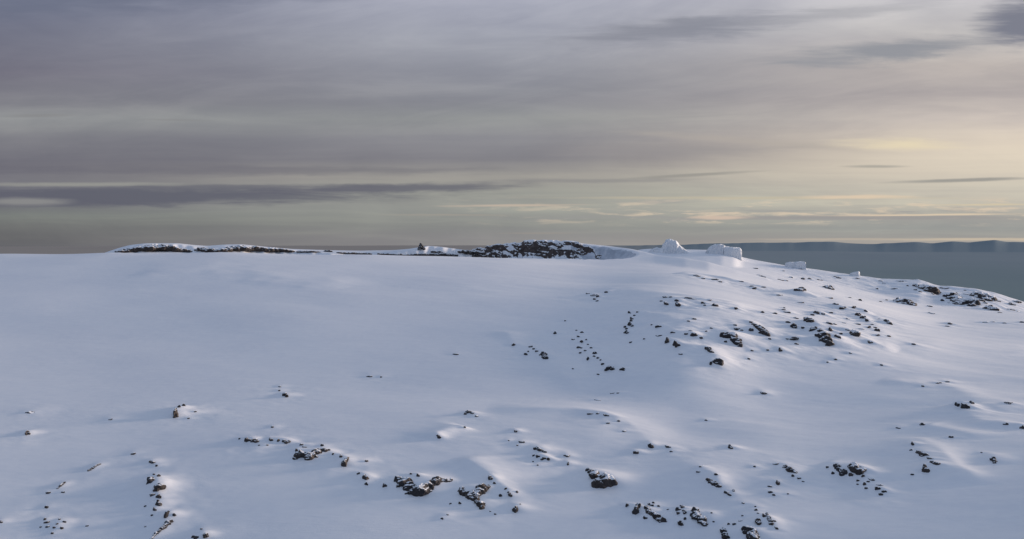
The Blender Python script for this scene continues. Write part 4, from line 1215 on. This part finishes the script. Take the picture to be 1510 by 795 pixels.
# layered texture: stretched streaks, strongest low down
def streak(sx, sy, z, det, lo, hi, rough=0.55, dist=0.4):
    v = b.vec(b.m('MULTIPLY', b.m('ADD', S, b.m('MULTIPLY', T, 0.9)), sx), b.m('MULTIPLY', Tw, sy), z)
    return b.smooth(b.noise(v, 1.0, det, rough, dist), lo, hi)
s1 = streak(2.2, 30, 1.0, 6, 0.30, 0.72)
s2 = streak(3.2, 85, 5.0, 6, 0.36, 0.70, 0.6)
s3 = streak(3.0, 10, 9.0, 5, 0.35, 0.70, 0.6, 0.8)
c = b.mix(b.m('MULTIPLY', b.m('SUBTRACT', 1.0, s1), 0.24), c, b.mix(1.0, c, (0.72, 0.72, 0.80), 'MULTIPLY'))
lowsky = b.smooth(T, 0.20, 0.02)
c = b.mix(b.m('MULTIPLY', b.m('MULTIPLY', b.m('SUBTRACT', 1.0, s2), lowsky), 0.40), c, b.mix(1.0, c, (0.74, 0.74, 0.82), 'MULTIPLY'))
c = b.mix(b.m('MULTIPLY', s3, 0.30), c, b.mix(1.0, c, (1.22, 1.20, 1.17), 'MULTIPLY'))
c = b.mix(b.m('MULTIPLY', b.m('SUBTRACT', 1.0, s3), 0.30), c, b.mix(1.0, c, (0.78, 0.78, 0.84), 'MULTIPLY'))


wv4 = b.vec(b.m('MULTIPLY', S, 3.6), b.m('MULTIPLY', b.m('SUBTRACT', T, b.m('MULTIPLY', S, 0.10)), 24.0), 13.0)
s4 = b.smooth(b.noise(wv4, 1.0, 7, 0.62, 1.1), 0.36, 0.66)
upper = b.smooth(T, 0.07, 0.15)
c = b.mix(b.m('MULTIPLY', b.m('MULTIPLY', b.m('SUBTRACT', 1.0, s4), upper), 0.20), c, b.mix(1.0, c, (0.74, 0.75, 0.82), 'MULTIPLY'))
c = b.mix(b.m('MULTIPLY', b.m('MULTIPLY', s4, upper), 0.30), c, b.mix(1.0, c, (1.22, 1.20, 1.17), 'MULTIPLY'))
CN1 = b.m('SUBTRACT', b.noise(b.vec(b.m('MULTIPLY', S, 14.0), b.m('MULTIPLY', T, 60.0), 1.0), 1.0, 4, 0.6), 0.5)
CN2 = b.m('SUBTRACT', b.noise(b.vec(b.m('MULTIPLY', S, 9.0), b.m('MULTIPLY', T, 110.0), 7.0), 1.0, 5, 0.62, 0.5), 0.5)


# a thin broken line of far cumulus along the bright part of the horizon
s5 = b.smooth(b.noise(b.vec(b.m('MULTIPLY', S, 16.0), b.m('MULTIPLY', T, 130.0), 21.0), 1.0, 6, 0.62, 0.3), 0.50, 0.66)
bandm = b.m('MULTIPLY', b.m('MULTIPLY', b.smooth(T, 0.012, 0.022), b.smooth(T, 0.052, 0.036)), b.smooth(S, -0.15, 0.25))
c = b.mix(b.m('MULTIPLY', b.m('MULTIPLY', s5, bandm), 0.75), c, srgb(212, 194, 172))
s6 = b.smooth(b.noise(b.vec(b.m('MULTIPLY', S, 9.0), b.m('MULTIPLY', T, 150.0), 33.0), 1.0, 6, 0.6, 0.3), 0.52, 0.68)
c = b.mix(b.m('MULTIPLY', b.m('MULTIPLY', s6, bandm), 0.6), c, srgb(148, 147, 148))


# single clouds: (x, y, half-width, half-height, tilt, colour, strength, raggedness)
def cloud(x, y, hw, hh, tilt, colr, strength, rag=0.8, soft=0.75, seed=0.0, freq=1.0):
    global c
    sx_, sy_ = b.m('SUBTRACT', S, colx(x)), b.m('SUBTRACT', T, row(y))
    sy_ = b.m('SUBTRACT', sy_, b.m('MULTIPLY', sx_, tilt))
    sy_ = b.m('MULTIPLY_ADD', CN1, hh / F * 1.6 * rag, sy_)
    u = b.m('DIVIDE', sx_, hw / F); v = b.m('DIVIDE', sy_, hh / F)
    d = b.m('SQRT', b.m('ADD', b.m('MULTIPLY', u, u), b.m('MULTIPLY', v, v)))
    d = b.m('MULTIPLY_ADD', CN2, rag * 1.6, d)
    f = b.m('MULTIPLY', b.smooth(d, 1.0 + soft * 0.3, 1.0 - soft), strength)
    c = b.mix(f, c, srgb(*colr))


for i, args in enumerate(CLOUDS):
    cloud(*args, seed=3.7 * i)

sky = b.node('ShaderNodeTexSky', sky_type='NISHITA'); sky.sun_disc = False
sky.sun_elevation = SUN_EL; sky.sun_rotation = SUN_AZ; sky.altitude = 1000; sky.air_density = 1.0; sky.dust_density = 2.0
cl10 = b.mix(1.0, c, (10.7, 10.7, 10.7), 'MULTIPLY')
# below the horizon the dome only lights undersides
warm = b.mix(gl, (0, 0, 0), GLOW, 'MIX')
tot = b.mix(1.0, cl10, b.mix(1.0, sky.outputs[0], (NISH, NISH, NISH), 'MULTIPLY'), 'ADD')
tot = b.mix(b.smooth(S, colx(1560), colx(2100)), tot, b.mix(1.0, tot, warm, 'ADD'))
bg = b.node('ShaderNodeBackground'); b.put(bg.inputs['Color'], tot); bg.inputs['Strength'].default_value = 0.1
wo = b.node('ShaderNodeOutputWorld'); nt.links.new(bg.outputs[0], wo.inputs['Surface'])
